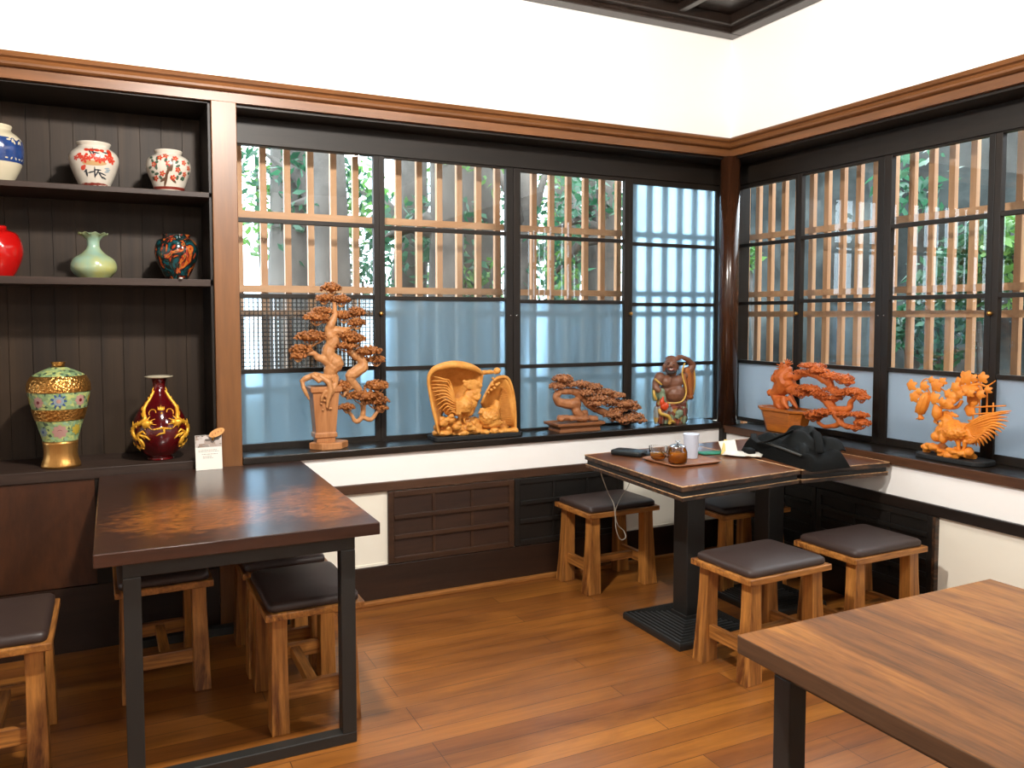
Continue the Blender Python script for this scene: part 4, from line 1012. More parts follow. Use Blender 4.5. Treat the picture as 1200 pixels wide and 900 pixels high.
def bonsai_parts(t, Fm, trunks, pads, m_tr, m_lf, seed, twig=True, rem=.004, depth=.8, bs=7.5):
    k = Fm.k(); rnd = random.Random(seed)
    g = MB()
    for pts in trunks:
        P_ = [Fm(p[0], p[1], p[3] if len(p) > 3 else 0) for p in pts]; R_ = [p[2]*k for p in pts]
        Q, RR = [], []
        for i in range(len(P_)-1):
            p0, p1, p2, p3 = P_[max(i-1,0)], P_[i], P_[i+1], P_[min(i+2,len(P_)-1)]
            for j in range(5):
                s = j/5; q = .5*((2*p1)+(p2-p0)*s+(2*p0-5*p1+4*p2-p3)*s*s+(3*p1-p0-3*p2+p3)*s**3)
                q += Vector((mnoise.noise(q*40), mnoise.noise(q*40+Vector((9,0,0))), mnoise.noise(q*40+Vector((0,9,0)))))*R_[i]*.25
                Q.append(q); RR.append((R_[i]*(1-s)+R_[i+1]*s)*(1+.18*mnoise.noise(q*70)))
        Q.append(P_[-1]); RR.append(R_[-1]); g.tube(Q, RR, 9)
    tr = obj('trunk', g, m_tr, t, remesh=rem)
    for pd in pads:
        X, Y, rx, rz = pd[:4]; d = pd[4] if len(pd) > 4 else rnd.uniform(-.012,.02); tl = pd[5] if len(pd) > 5 else 0
        c = Fm(X, Y, d); f = MB()
        a = (Fm(X-rx, Y, d)-Fm(X+rx, Y, d)).length/2; along_y = 'x' in Fm.pl
        dep = max(min(a*depth, .055), .02)
        if along_y: pad(f, c, dep, a, rz*k*.85, int(34+rx*.75), bs*k, rnd)
        else: pad(f, c, a, dep, rz*k*.85, int(34+rx*.75), bs*k, rnd, tl)
        f.cur = 1
        for q in (-.6,-.2,.25,.65):
            e = Fm(X+q*rx, Y-rz*.05, d); f.tube([Fm(X+q*rx*.15, Y+rz*1.05, d), Fm(X+q*rx*.7, Y+rz*.62, d), e], [4.5*k,3.2*k,2*k], 6)
        obj('foliage_pad', f, [m_lf, m_tr], t)
    return tr

# --- tall bonsai carving
Fm = Frame(320, 320, 4.094, y=.09); k = Fm.k()
b0 = Fm(262, 815); b0.z = ZSL
t = thing('bonsai_carving', b0, 'tall pale carved wooden bonsai in a tapered pot left on the back sill', 'carving')
def hexr(c, a, b, z, n_=6, ph=0): return [Vector((c.x+a*cos(2*pi*i/n_+ph), c.y+b*sin(2*pi*i/n_+ph), z)) for i in range(n_)]
pl = Fm(268,815); obj('plinth', MB().loft([hexr(pl,.098,.075,ZSL), hexr(pl,.098,.075,ZSL+.030), hexr(pl,.088,.066,ZSL+.034)], False), M['pottan'], t, bevel=.002)
pc_ = Fm(245,700)
def sqr(a, z, c=pc_, ph=pi/4): return [Vector((c.x+a*1.414*cos(pi/2*i+ph), c.y+a*.8*1.414*sin(pi/2*i+ph), z)) for i in range(4)]
zp = lambda Y: Fm(245, Y).z
zb = ZSL+.034
obj('pot', MB().loft([sqr(.047,zb), sqr(.047,zb+.022), sqr(.056,zb+.026), sqr(.056,zb+.045), sqr(.050,zb+.050), sqr(.066,zp(572)), sqr(.076,zp(566)), sqr(.078,zp(544)), sqr(.070,zp(540)), sqr(.02,zp(548))], False), M['pottan'], t, bevel=.002)
r_ = random.Random(4); g = MB()
for pts in ([(130,520,10,.02),(150,505,14,.02),(195,488,16,.02),(250,500,16,.03),(300,500,18)],[(135,515,9,.02),(140,550,11,.03),(155,580,9,.03),(168,605,5,.03)],[(180,490,10,.04),(210,515,12,.05),(230,500,12,.04)],[(215,490,14,.04),(255,520,15,.06),(262,560,14,.066),(250,600,10,.064),(245,640,6,.062)],[(300,500,18),(285,530,15,.05),(268,570,12,.06),(240,590,9,.06)],[(240,560,10,.06),(222,590,8,.06),(220,610,6,.058)]):
    g.tube([Fm(*([p[0],p[1]]+([p[3]] if len(p) > 3 else [.0]))) for p in pts], [p[2]*k for p in pts], 8)
for i in range(9): g.ball(Fm(215+r_.random()*55, 600+r_.random()*55, .057), (7*k,5*k,7*k), 1, .3, seed=i)
obj('gnarled_roots', g, M['carve_tan'], t, remesh=.0035)
bonsai_parts(t, Fm, [[(285,520,36),(272,470,34),(300,435,38),(268,400,32),(270,360,28),(288,325,28),(268,285,24),(275,250,22),(293,205,15),(294,160,11),(288,110,8),(276,80,6)],
    [(300,435,30),(250,420,24),(215,402,17),(190,385,13),(160,390,8)], [(285,325,20),(250,310,9),(215,335,7)], [(272,280,18),(310,275,22),(345,290,20),(370,315,12)], [(290,215,10),(240,235,8)], [(310,270,14),(360,265,10),(400,250,7)],
    [(330,300,14),(360,350,16),(378,385,20),(412,405,22),(432,440,26),(400,472,28),(368,495,26),(392,530,18),(415,570,15),(432,620,13),(430,680,14)], [(412,405,15),(445,385,9),(480,385,7)],
    [(430,690,13),(400,715,11),(375,680,9),(355,655,7)], [(430,690,12),(470,705,11),(495,670,9),(525,655,6)], [(395,535,12),(360,560,9),(340,590,7)]],
    [(277,75,45,32),(243,125,40,24),(328,130,44,30),(206,215,60,34),(236,185,48,24),(342,208,42,30),(396,192,36,34),(402,242,40,26),(182,310,72,38),(135,372,52,34),(118,400,36,24),(345,352,52,24),(385,318,48,32,.03),(360,300,40,26,.03),(455,378,62,30),(496,420,42,26),(498,545,56,36),(430,592,88,36,.02),(490,615,62,34),(345,552,42,42,-.02),(352,645,34,24),(520,650,28,18)],
    M['carve_tan'], M['carve_tanleaf'], 5)

# --- low bonsai carving in a rectangular tray pot
Fm = Frame(620, 400, 5.4545, y=.09); k = Fm.k()
c = Fm(300, 570); c.z = ZSL
t = thing('bonsai_carving', c, 'low brown carved bonsai trailing right from a rectangular pot', 'carving')
cc = Vector((-1.055,.09,0))
def rr2(a, b, z): return [Vector((cc.x+sx_*a, cc.y+sy_*b, z)) for sx_, sy_ in ((-1,-1),(1,-1),(1,1),(-1,1))]
zt_ = Fm(300,497).z-.012
obj('pot', MB().loft([rr2(.136,.068,ZSL), rr2(.136,.068,ZSL+.014), rr2(.130,.066,ZSL+.018), rr2(.142,.076,zt_-.018), rr2(.156,.086,zt_-.015), rr2(.158,.088,zt_), rr2(.144,.078,zt_), rr2(.14,.074,zt_-.006)], False), M['potbrown'], t, bevel=.002)
g = MB()
for i in range(10): g.ball(Fm(190+i*24, 490, r_.uniform(-.03,.04)), (30*k,26*k,20*k), 2, .4, seed=i)
obj('soil_mound', g, M['carve_brown'], t, remesh=.005)
bonsai_parts(t, Fm, [[(350,495,40),(320,470,34),(295,435,28),(300,395,34),(255,402,32),(195,392,30),(170,360,24),(195,325,20),(245,318,22),(300,328,24),(350,370,24),(395,415,24),(440,440,24),(490,455,20),(550,480,15),(620,505,10),(690,515,6)], [(320,475,22),(360,450,14),(370,470,10)],
    [(300,330,16),(380,310,12),(460,320,9),(540,345,6)], [(395,415,14),(470,390,10),(560,400,8),(640,410,6)], [(440,440,14),(520,470,9)]],
    [(210,243,62,38),(178,290,45,32),(262,278,58,30),(330,275,50,26),(395,292,62,30),(470,325,62,28),(550,348,56,28),(350,330,50,28,.03),(415,362,62,30,.03),(490,385,58,28,.02),(400,395,50,26,.04),(600,402,82,34),(660,425,42,26),(520,470,58,34,.02),(590,500,70,28,.03),(670,480,56,26),(700,505,34,18),(560,440,50,24)],
    M['carve_brown'], M['carve_brown'], 6)

# --- orange bonsai carving on the right sill
Fm = Frame(860, 400, 6, x=.08); k = Fm.k()
c = Fm(370, 600); c.z = ZSR
t = thing('bonsai_carving', c, 'orange-red carved bonsai in an angular pot on the right sill behind the bag', 'carving')
zr_ = Fm(370,470).z; cy_ = (Fm(215,520).y+Fm(510,520).y)/2; hw = abs(Fm(215,520).y-Fm(510,520).y)/2
def octr(a, b, z): return [Vector((.085+b*dx, cy_+a*dy, z)) for dx, dy in ((-1,-.62),(-1,.62),(-.45,1),(.45,1),(1,.62),(1,-.62),(.45,-1),(-.45,-1))]
obj('pot', MB().loft([octr(hw*.78,.058,ZSR), octr(hw*.80,.060,ZSR+.012), octr(hw*1.0,.082,zr_-.02), octr(hw*1.10,.09,zr_-.016), octr(hw*1.12,.092,zr_), octr(hw*.95,.075,zr_), octr(hw*.9,.07,zr_-.01)], False), M['potred'], t, bevel=.002)
g = MB()
for pts in ([(300,420,26),(295,445,18),(310,470,9)],[(340,410,30,.02),(330,440,20,.03),(350,472,9,.03)],[(370,400,28,.02),(385,440,20,.03),(410,470,9,.03)],[(395,390,22),(420,430,18),(445,468,9)],[(345,470,34),(335,420,54),(300,375,48),(335,330,62),(370,290,70),(350,250,74),(365,215,54),(385,190,30)]):
    g.tube([Fm(p[0],p[1],p[3] if len(p) > 3 else 0) for p in pts], [p[2]*k for p in pts], 10)
for X, Y, r in [(310,260,34),(400,250,36),(330,225,30),(400,300,34),(275,360,24)]: g.ball(Fm(X,Y,.02), r*k, 2, .5, seed=X)
obj('gnarled_stump', g, M['carve_red'], t, remesh=.004)
g = MB(); g.ball(Fm(370,178,.01), (24*k,30*k,22*k), 2, .3); g.ball(Fm(345,158,.01), 13*k, 2)
for a_ in range(7): g.tube([Fm(380,170,.01), Fm(380+46*cos(-.3-a_*.38), 170-46*sin(.3+a_*.38) if a_ < 5 else 160, .01)], [9*k,3*k], 6)
for X, Y in ((318,160),(316,185),(330,200),(410,150)): g.tube([Fm(350,175,.01), Fm(X,Y,.02)], [7*k,3*k], 6)
obj('carved_bird', g, M['carve_red'], t)
bonsai_parts(t, Fm, [[(390,330,46),(440,345,42),(500,350,36),(570,355,32),(630,400,30),(680,450,30),(715,510,26),(745,560,24),(720,590,18),(650,600,10)], [(430,260,24),(500,225,20),(580,240,22),(650,275,30),(680,310,26),(665,340,18)], [(690,470,22),(760,480,22),(810,470,22),(820,430,18),(850,400,12)], [(745,570,18),(800,600,20),(850,600,14),(900,590,8)], [(650,280,18),(720,250,12),(780,270,8)], [(680,450,16),(720,400,12),(770,370,8)], [(640,520,10),(590,560,12),(640,600,14),(720,590,14)]],
    [(545,178,86,32),(490,222,62,28),(610,208,64,28),(690,245,62,30),(752,262,78,36),(800,290,42,24),(560,335,92,34,.03),(500,372,50,26,.03),(630,372,54,28,.03),(640,395,48,24),(768,368,64,30,.02),(850,358,74,34),(900,398,48,34),(720,400,40,22),(600,515,66,34,.02),(660,500,60,28,.03),(560,540,44,22),(880,520,64,26),(790,515,44,22),(905,575,50,38),(860,610,40,22),(690,340,44,22)],
    M['carve_red'], M['carve_red'], 8, bs=7)

# ------------------------------------------------------------------ rooster and basket carving (back sill)
Fb = Frame(490, 415, 8.575, y=.09); k = Fb.k()
c = Fb(560, 830); c.z = ZSL
t = thing('rooster_carving', c, 'golden carving of fowl inside a broken basket on a black base on the back sill', 'carving')
pA, pB_ = Fb(125,820), Fb(1005,790)
g = MB()
def stadium(mb, x0, x1, y0, y1, z0, z1, along='x', r=.03):
    pts = []
    for cx_, cy2, a0 in ((x1-r, y1-r, 0),(x0+r, y1-r, pi/2),(x0+r, y0+r, pi),(x1-r, y0+r, 1.5*pi)):
        for i in range(7): a_ = a0+pi/2*i/6; pts.append((cx_+r*cos(a_), cy2+r*sin(a_)))
    return mb.prism(pts, z0, z1)
stadium(g, pA.x, pB_.x, .015, .165, ZSL, ZSL+.024)
obj('base', g, M['black'], t, bevel=.004)
def carve(name, parent, fn, mat, vox=.0038):
    g = MB(); fn(g); return obj(name, g, mat, parent, remesh=vox)
def Bl(g, X, Y, r, d=0, jit=.12, seed=0, Fq=Fb):
    sx_ = 1.12 if Fq is Fb else 1.0
    r = r if isinstance(r, tuple) else (r, r, r); kk = Fq.k(); g.ball(Fq(X,Y,d), (r[0]*kk*sx_, r[1]*kk, r[2]*kk), 2, jit, seed=X*.01+Y*.013)
def Tb(g, pts, Fq=Fb, seg=8, flat=None):
    kk = Fq.k(); P_ = [Fq(p[0],p[1],p[3] if len(p) > 3 else 0) for p in pts]; R_ = [p[2]*kk for p in pts]
    if len(P_) > 2:
        Q, RR = [], []
        for i in range(len(P_)-1):
            p0, p1, p2, p3 = P_[max(i-1,0)], P_[i], P_[i+1], P_[min(i+2,len(P_)-1)]
            for j in range(4):
                s = j/4; Q.append(.5*((2*p1)+(p2-p0)*s+(2*p0-5*p1+4*p2-p3)*s*s+(3*p1-p0-3*p2+p3)*s**3)); RR.append(R_[i]*(1-s)+R_[i+1]*s)
        Q.append(P_[-1]); RR.append(R_[-1]); P_, R_ = Q, RR
    g.tube(P_, R_, seg, flat)
def shell(rim, cen, d0, d1, name, mat, ns=10, sc=.9, pw=1.5):
    g = MB(); vs = []; n_ = len(rim)
    for j in range(ns+1):
        s = j/ns*sc
        for X, Y in rim: vs.append(Fb(X+(cen[0]-X)*s, Y+(cen[1]-Y)*s, d0+(d1-d0)*sin(min(1,j/ns*1.1)*pi/2)))
    g._add(vs, [(j*n_+i, j*n_+i+1, (j+1)*n_+i+1, (j+1)*n_+i) for j in range(ns) for i in range(n_-1)], True)
    return obj(name, g, mat, t, solid=.012)
rimL = [(175,790),(150,690),(118,560),(88,420),(68,290),(66,215),(100,150),(180,108),(280,88),(380,92),(470,112),(550,148),(600,190),(592,300),(570,420),(520,560)]
shell(rimL, (340,470), .055, -.05, 'large_basket', M['carve_gold'])
g = MB(); Tb(g, [(170,780,13,.055),(148,690,14,.055),(116,560,15,.055),(88,420,15,.055),(68,290,16,.055),(68,215,18,.06)])
Tb(g, [(68,215,18,.06),(105,150,28,.07),(185,115,36,.078),(285,98,40,.08),(385,104,40,.08),(470,124,36,.078),(548,155,28,.07),(600,190,17,.06)], seg=10)
Tb(g, [(600,190,15,.06),(592,300,10,.055),(575,400,9,.05)])
obj('large_basket_rim', g, M['carve_gold'], t)
rimR = [(600,480),(625,420),(660,350),(700,280),(755,232),(820,216),(862,235),(890,290),(912,370),(930,480),(938,600),(942,740)]
shell(rimR, (740,600), .05, -.04, 'small_basket', M['carve_gold'])
g = MB(); Tb(g, [(640,390,10,.05),(668,340,12,.05),(705,280,15,.05),(755,236,18,.05),(820,222,18,.05),(862,240,17,.05),(892,295,16,.05),(914,375,15,.05),(930,480,14,.05),(938,600,14,.05),(940,745,13,.05)])
for q in range(22):    # woven ribs inside
    Y = 330+q*17; Tb(g, [(815+.1*q,Y,3.2,.012),(850,Y+4,3.2,.022),(880+min(q,8)*4,Y+9,3.2,.036)], seg=5)
obj('small_basket_rim', g, M['carve_gold'], t)
g = MB(); Tb(g, [(590,182,22,.05),(630,178,25,.05),(650,176,20,.05),(690,174,22,.05),(715,176,17,.05)]); Bl(g, 755,160,34,.05,.05); Bl(g, 735,178,18,.05)
for X, Y, r in [(720,255,14),(700,300,18),(745,300,20),(720,330,18),(690,350,16),(660,375,14),(765,285,15),(705,235,12)]: Bl(g, X, Y, r, .06, .4)
obj('rope_and_bow', g, M['carve_gold'], t)
def rooster(g):
    Bl(g, 360,525,(105,84,90),.02); Bl(g, 450,510,(92,74,105),.03); Bl(g, 500,480,(72,62,85),.035); Bl(g, 490,410,(66,56,72),.04); Bl(g, 535,370,(56,48,52),.05); Bl(g, 330,560,(80,70,65),.02); Bl(g, 480,560,(60,60,70),.03)
    Tb(g, [(575,355,18,.05),(600,362,6,.05)])
    for X, Y, r in [(418,266,16),(445,280,26),(480,276,30),(515,280,34),(550,288,30),(580,308,20),(470,312,34),(520,325,36),(432,300,22)]: Bl(g, X, Y, (r*1.1,16,r*1.1), .062, .1)
    for X, Y, r in [(560,405,24),(550,430,24),(530,425,20)]: Bl(g, X, Y, (r*1.1,16,r*1.1), .066, .1)
    for i in range(40):
        a_ = i*2.4; Bl(g, 430+75*cos(a_)*sqrt(i/40), 500+85*sin(a_)*sqrt(i/40), (15,14,18), .085-.03*(i/40), .2)
    Tb(g, [(400,600,26,.03),(395,660,15,.03),(400,710,12,.03)]); Tb(g, [(450,600,26,.03),(440,650,14,.03),(455,690,12,.03)])
    for i in range(26):
        Bl(g, 340+i%6*22, 470+i//6*28, (17,10,20), .075, .2)
carve('rooster', t, rooster, M['carve_gold'])
g = MB()
for i, (tx, ty, mx_, my) in enumerate([(118,215,230,250),(112,262,220,270),(108,300,215,310),(112,335,215,335),(122,370,220,365),(135,410,225,395),(150,455,235,425),(165,500,240,455),(182,545,250,490),(215,560,265,520),(250,575,285,545),(285,590,310,570),(318,600,330,585)]):
    Tb(g, [(330+i*4, 440+i*10, 20, .05), (mx_+45, my+20, 20, .06), (mx_-10, my-6, 18, .06), (tx, ty, 8, .045)], seg=8, flat=.5)
obj('tail_feathers', g, M['carve_gold'], t)
def hen(g):
    Bl(g, 700,625,(110,88,100),.02); Bl(g, 720,690,(110,80,60),.02); Bl(g, 745,580,(60,60,80),.015); Bl(g, 780,520,(36,40,70),.01); Bl(g, 630,590,(44,44,44),.035); Bl(g, 600,575,(26,26,26),.045); Bl(g, 680,660,(80,70,60),.03); Bl(g, 640,640,(50,45,50),.03)
    Tb(g, [(585,580,9,.05),(560,588,4,.05)])
    for X, Y in ((600,545),(620,540),(640,548)): Bl(g, X, Y, 12, .04)
    for i in range(26):
        a_ = i*2.4; Bl(g, 690+80*cos(a_)*sqrt(i/26), 620+70*sin(a_)*sqrt(i/26), (16,12,16), .07-.02*(i/26), .2)
carve('hen', t, hen, M['carve_gold'])
for X, Y, bx_, by_, dx in [(215,680,50,42,18),(345,715,52,44,10),(485,725,48,40,-16),(285,645,48,46,0)]:
    def chick(g, X=X, Y=Y, bx_=bx_, by_=by_, dx=dx):
        Bl(g, X, Y, (bx_*.9, bx_*.8, by_), .06, .08); Bl(g, X+dx, Y-by_*.75, (28,26,26), .07, .05); Tb(g, [(X+dx*1.8, Y-by_*.75, 8, .085), (X+dx*2.4+4, Y-by_*.7, 3, .09)])
        Bl(g, X-dx*1.6, Y+6, (20,14,24), .075, .1)
    carve('chick', t, chick, M['carve_gold'], .003)
def rocks(g):
    rr_2 = random.Random(12)
    for i in range(34):
        s = i/33; Bl(g, 190+740*s, 798-42*s+rr_2.uniform(-10,6), (42,rr_2.uniform(34,60),rr_2.uniform(22,36)), rr_2.uniform(-.02,.05), .3)
    for i in range(12): Bl(g, 540+rr_2.uniform(-40,60), 690+rr_2.uniform(-20,60), (30,26,26), .03, .3)
    for X, Y, r in [(250,690,70),(330,680,66),(420,700,66),(500,690,66),(560,680,60),(620,700,56),(860,720,60),(220,740,60)]: Bl(g, X, Y, (r,34,r), -.005, .3)
    for i in range(16): Bl(g, 185+rr_2.uniform(0,330), 745+rr_2.uniform(-25,25), (34,28,28), rr_2.uniform(.0,.05), .3)
carve('rocky_ground', t, rocks, M['carve_gold'], .0045)

# ------------------------------------------------------------------ rooster under a gourd vine (right sill)
Fr = Frame(1055, 430, 7.5, x=.085); k = Fr.k()
c = Fr(460, 800); c.z = ZSR
t = thing('rooster_carving', c, 'bright orange carving of a long-tailed rooster under a gourd vine on the right sill', 'carving')
yA, yB = Fr(185,790).y, Fr(790,850).y
g = MB(); stadium(g, .01, .16, yB, yA, ZSR, ZSR+.022, r=.05); obj('base', g, M['black'], t, bevel=.004)
BlR = lambda g, X, Y, r, d=0, jit=.12: Bl(g, X, Y, r, d, jit, Fq=Fr)
TbR = lambda g, pts, seg=8, flat=None: Tb(g, pts, Fr, seg, flat)
def rocks2(g):
    rr_2 = random.Random(3)
    for i in range(40):
        s = rr_2.random(); BlR(g, 240+420*s, 735+48*s+rr_2.uniform(-50,12), (rr_2.uniform(34,55),rr_2.uniform(30,44),rr_2.uniform(20,34)), rr_2.uniform(-.03,.05), .3)
    BlR(g, 640,745,(42,40,40),.03)
    for i in range(8): BlR(g, 240+i*12, 690+rr_2.uniform(-12,30), (24,24,20), .03, .3)
carve('rocky_ground', t, rocks2, M['carve_orange'], .0042)
def rooster2(g):
    BlR(g, 560,575,(100,140,86),.0); BlR(g, 690,580,(60,90,60),.0); BlR(g, 640,610,(80,90,60),.0); BlR(g, 470,540,(85,90,88),.01); BlR(g, 400,570,(70,80,80),.01); BlR(g, 350,610,(62,60,50),.015); BlR(g, 440,480,(55,52,56),.015); BlR(g, 425,455,(40,42,36),.02)
    BlR(g, 440,620,(44,36,52),.05); TbR(g, [(395,455,12,.03),(362,470,4,.03)]); BlR(g, 400,500,(14,16,24),.04)
    for X, Y, r in [(415,415,16),(440,408,22),(470,412,24),(500,425,20),(522,432,12),(455,432,24)]: BlR(g, X, Y, (12,r,r), .015, .1)
    TbR(g, [(545,640,30,.03),(550,690,16,.03),(552,755,11,.03)]); TbR(g, [(610,650,28,.03),(600,700,14,.03),(585,750,10,.03)])
    TbR(g, [(552,752,10,.03),(525,765,6,.05)]); TbR(g, [(585,750,10,.03),(560,768,6,.05)])
    for i in range(44):
        a_ = i*2.4; BlR(g, 520+120*cos(a_)*sqrt(i/44), 570+70*sin(a_)*sqrt(i/44), (12,18,14), .072-.03*(i/44), .2)
carve('rooster', t, rooster2, M['carve_orange'])
g = MB()
for i, (tx, ty, mx_, my) in enumerate([(1000,385,820,420),(985,402,830,432),(968,440,830,450),(975,475,850,468),(960,520,850,490),(942,545,850,510),(915,572,830,530),(885,602,810,550),(850,628,790,570),(820,645,770,585),(790,668,750,605),(758,688,735,620),(725,696,715,632),(695,690,690,640),(665,684,660,640)]):
    TbR(g, [(610+i*2, 520+i*6, 24, .02), (mx_-80+i*4, my+24, 26, .03), (mx_, my, 25, .03), ((mx_+tx)/2+6, (my+ty)/2-8, 18, .028), (tx, ty, 5, .02)], flat=.55)
obj('tail_feathers', g, M['carve_orange'], t)
g = MB()
for pts in ([(330,500,12),(310,460,14),(330,420,18),(350,370,18),(400,330,20),(450,270,20),(500,220,22),(560,180,22),(640,160,18),(700,150,12),(760,170,8),(840,120,4)],[(350,370,10),(310,330,9),(270,250,8),(240,190,8)],[(450,270,10),(400,220,8),(340,180,7),(280,140,7),(240,105,6),(200,120,6),(190,160,5),(215,190,4)],[(330,500,10),(300,480,9),(310,470,8),(340,500,8),(380,480,10)],[(640,160,9),(700,110,7),(740,90,5)],[(700,150,9),(720,220,8),(700,270,6)],[(400,330,12),(440,360,14),(500,350,16),(540,300,16)]):
    TbR(g, pts)
TbR(g, [(420,400,20),(360,420,24),(330,445,20)])
obj('vine', g, M['carve_orange'], t)
g = MB()
for Y, xa, xb in ((350,610,890),(412,585,800),(468,560,760)): TbR(g, [(xa,Y+8,7,-.03),((xa+xb)/2,Y,8,-.03),(xb,Y-6,6,-.03)], seg=6)
for X, ya, yb in ((600,330,520),(655,250,520),(720,200,510),(775,320,440)): TbR(g, [(X,ya,7,-.035),(X-4,yb,8,-.035)], seg=6)
obj('trellis', g, M['carve_orange'], t)
def leaf3(g, X, Y, r, d, rot=0, lobes=5):
    kk = k*r; c_ = Fr(X,Y,d); vs = []; n_ = lobes*6
    fr, bk = [], []
    for i in range(n_):
        a_ = 2*pi*i/n_; q = kk*(.92+.17*cos(lobes*a_+rot)); w = Vector((0, q*cos(a_), q*sin(a_)))
        fr.append(c_+w+Vector((.010*(q/kk)**2,0,0))); bk.append(c_+w*.9+Vector((.016*(q/kk)**2,0,0)))
    g._add([c_+Vector((-.006,0,0))]+fr, [(0,1+i,1+(i+1)%n_) for i in range(n_)], True)
    g._add([c_+Vector((.008,0,0))]+bk, [(0,1+(i+1)%n_,1+i) for i in range(n_)], True)
    g._add(fr+bk, [(i,n_+i,n_+(i+1)%n_,(i+1)%n_) for i in range(n_)])
for X, Y, r, d in [(125,160,52,.03),(155,262,52,.035),(235,165,46,.03),(350,165,58,.035),(385,130,40,.02),(352,270,56,.05),(600,95,62,.02),(560,70,34,.01),(740,95,48,.02),(705,240,44,.01),(785,200,34,.02),(655,100,40,.02),(510,130,44,.0),(300,115,34,.03),(450,235,44,.03),(530,175,46,.045),(420,305,40,.05),(640,225,40,.03),(190,215,36,.03),(480,330,40,.05),(575,235,40,.05)]:
    g = MB(); leaf3(g, X, Y, r, d, X); obj('leaf', g, M['carve_orange'], t)
def canopy(g):
    BlR(g, 560,210,(40,95,46),.01,.3); BlR(g, 490,260,(36,60,50),.02,.3); BlR(g, 640,190,(34,60,34),.0,.3); BlR(g, 440,350,(30,70,26),.02,.3); BlR(g, 480,300,(24,50,34),.03,.3); BlR(g, 600,280,(16,60,70),-.03,.3); BlR(g, 570,380,(14,50,60),-.035,.3)
carve('leaf_canopy', t, canopy, M['carve_orange'])
g = MB(); P_ = [Fr(295,225,.05), Fr(288,250,.05), Fr(270,300,.05), Fr(252,350,.05), Fr(235,395,.05), Fr(228,410,.05)]
g.tube(P_, [18*k,38*k,46*k,48*k,40*k,14*k], 14)
for a_ in range(9):
    th = 2*pi*a_/9; g.tube([p+Vector((cos(th)*r*k, sin(th)*r*k, 0)) for p, r in zip(P_[1:5], (36,45,47,38))], 5*k, 5)
obj('gourd', g, M['carve_orange'], t)
g = MB(); g.tube([Fr(235,405,.05), Fr(240,430,.05), Fr(242,448,.05)], [14*k,20*k,30*k], 8)
for a_ in (205,228,250,272): g.tube([Fr(240,438,.05), Fr(a_,452,.055)], [10*k,4*k], 6)
obj('blossom', g, M['carve_orange'], t)
g = MB(); g.tube([Fr(345,330,.03), Fr(360,370,.03), Fr(360,420,.03), Fr(340,470,.02)], [16*k,40*k,44*k,10*k], 12); obj('gourd', g, M['carve_orange'], t)

# ------------------------------------------------------------------ laughing monk figurine
Fu = Frame(755, 405, 9, face=(-.60,-.80,0), y=.095); k = Fu.k()
c = Fu(285, 822); c.z = ZSL
t = thing('monk_figurine', c, 'painted bare-bellied laughing monk figurine with one arm over his head', 'figurine')
BU = lambda g, X, Y, r, d=0, jit=.03: Bl(g, X, Y, r, d, jit, Fq=Fu)
TU = lambda g, pts, seg=12, flat=None: Tb(g, pts, Fu, seg, flat)
M['monkskin'] = plain('brown_painted_skin', (128,84,62), .38, bump=.1, bscale=80)
def body(g):
    BU(g, 250,470,(100,70,110),-.01); BU(g, 325,500,(110,86,102),.03); BU(g, 300,400,(118,78,82),.01); BU(g, 235,375,(72,62,70),.02); BU(g, 355,370,(66,60,66),.02); BU(g, 330,585,(100,72,60),.01)
    BU(g, 165,340,(62,58,62),.0); TU(g, [(160,335,52),(130,390,46,.01),(125,440,36,.03),(165,470,28,.055)])
    TU(g, [(400,335,52),(450,290,44),(500,225,38,.01),(515,195,34,.01)]); TU(g, [(512,205,34,.01),(460,150,28,.02),(405,120,24,.025),(385,118,24,.02)])
    BU(g, 368,118,(30,26,26),.02)
    for i in range(4): TU(g, [(372,105+i*11,9,.035),(345,112+i*11,8,.04),(332,124+i*9,6,.035)], 8)
    TU(g, [(375,140,9,.03),(352,150,7,.04)], 8)
    TU(g, [(285,300,58),(282,270,52)]); BU(g, 280,205,(72,72,86),.015); BU(g, 284,250,(66,62,48),.02)
    BU(g, 284,208,(15,16,14),.07); BU(g, 258,218,(22,18,18),.052); BU(g, 310,218,(22,18,18),.052); BU(g, 255,170,(24,14,10),.055); BU(g, 308,170,(24,14,10),.055); BU(g, 284,262,(36,22,20),.05)
    BU(g, 205,225,(12,16,36),.0); BU(g, 204,262,(13,14,18),.0); BU(g, 352,225,(12,16,34),.0)
    BU(g, 285,140,(58,60,40),.0)
carve('body', t, body, M['monkskin'], .003)
M['beard'] = plain('dark_grey_stubble', (66,60,58), .6); M['eye'] = plain('white_paint', (232,224,214), .3); M['dark_eye'] = plain('black_paint', (18,16,16), .3); M['mouthr'] = plain('red_brown_lips', (140,60,48), .4)
g = MB(); g.ball(Fu(250,196,.072), (11*k,5*k,5*k), 2); g.ball(Fu(312,196,.072), (11*k,5*k,5*k), 2); obj('eyes', g, M['dark_eye'], t)
g = MB(); TU(g, [(252,236,7,.080),(284,250,9,.088),(318,236,7,.080)], 8); l = obj('mouth', g, M['mouthr'], t)
g = MB(); BU(g, 282,272,(50,38,26),.058,.1); BU(g, 245,255,(22,26,30),.04,.1); BU(g, 322,255,(22,26,30),.04,.1); obj('stubbled_chin', g, M['beard'], t)
g = MB(); BU(g, 285,140,(66,60,34),-.012,.03); obj('dark_hair', g, M['beard'], t)
g = MB(); TU(g, [(268,237,4,.086),(284,242,5,.093),(302,237,4,.086)], 8); obj('teeth', g, M['eye'], l)
n = NT('painted_robe').set(Roughness=.35, Coat_Weight=.3)
a = n.add('ShaderNodeTexVoronoi', i_Scale=32.0); n.link(n.coord(), a.inputs['Vector']); sx = n.add('ShaderNodeSeparateColor'); n.link(a.outputs['Color'], sx.inputs[0])
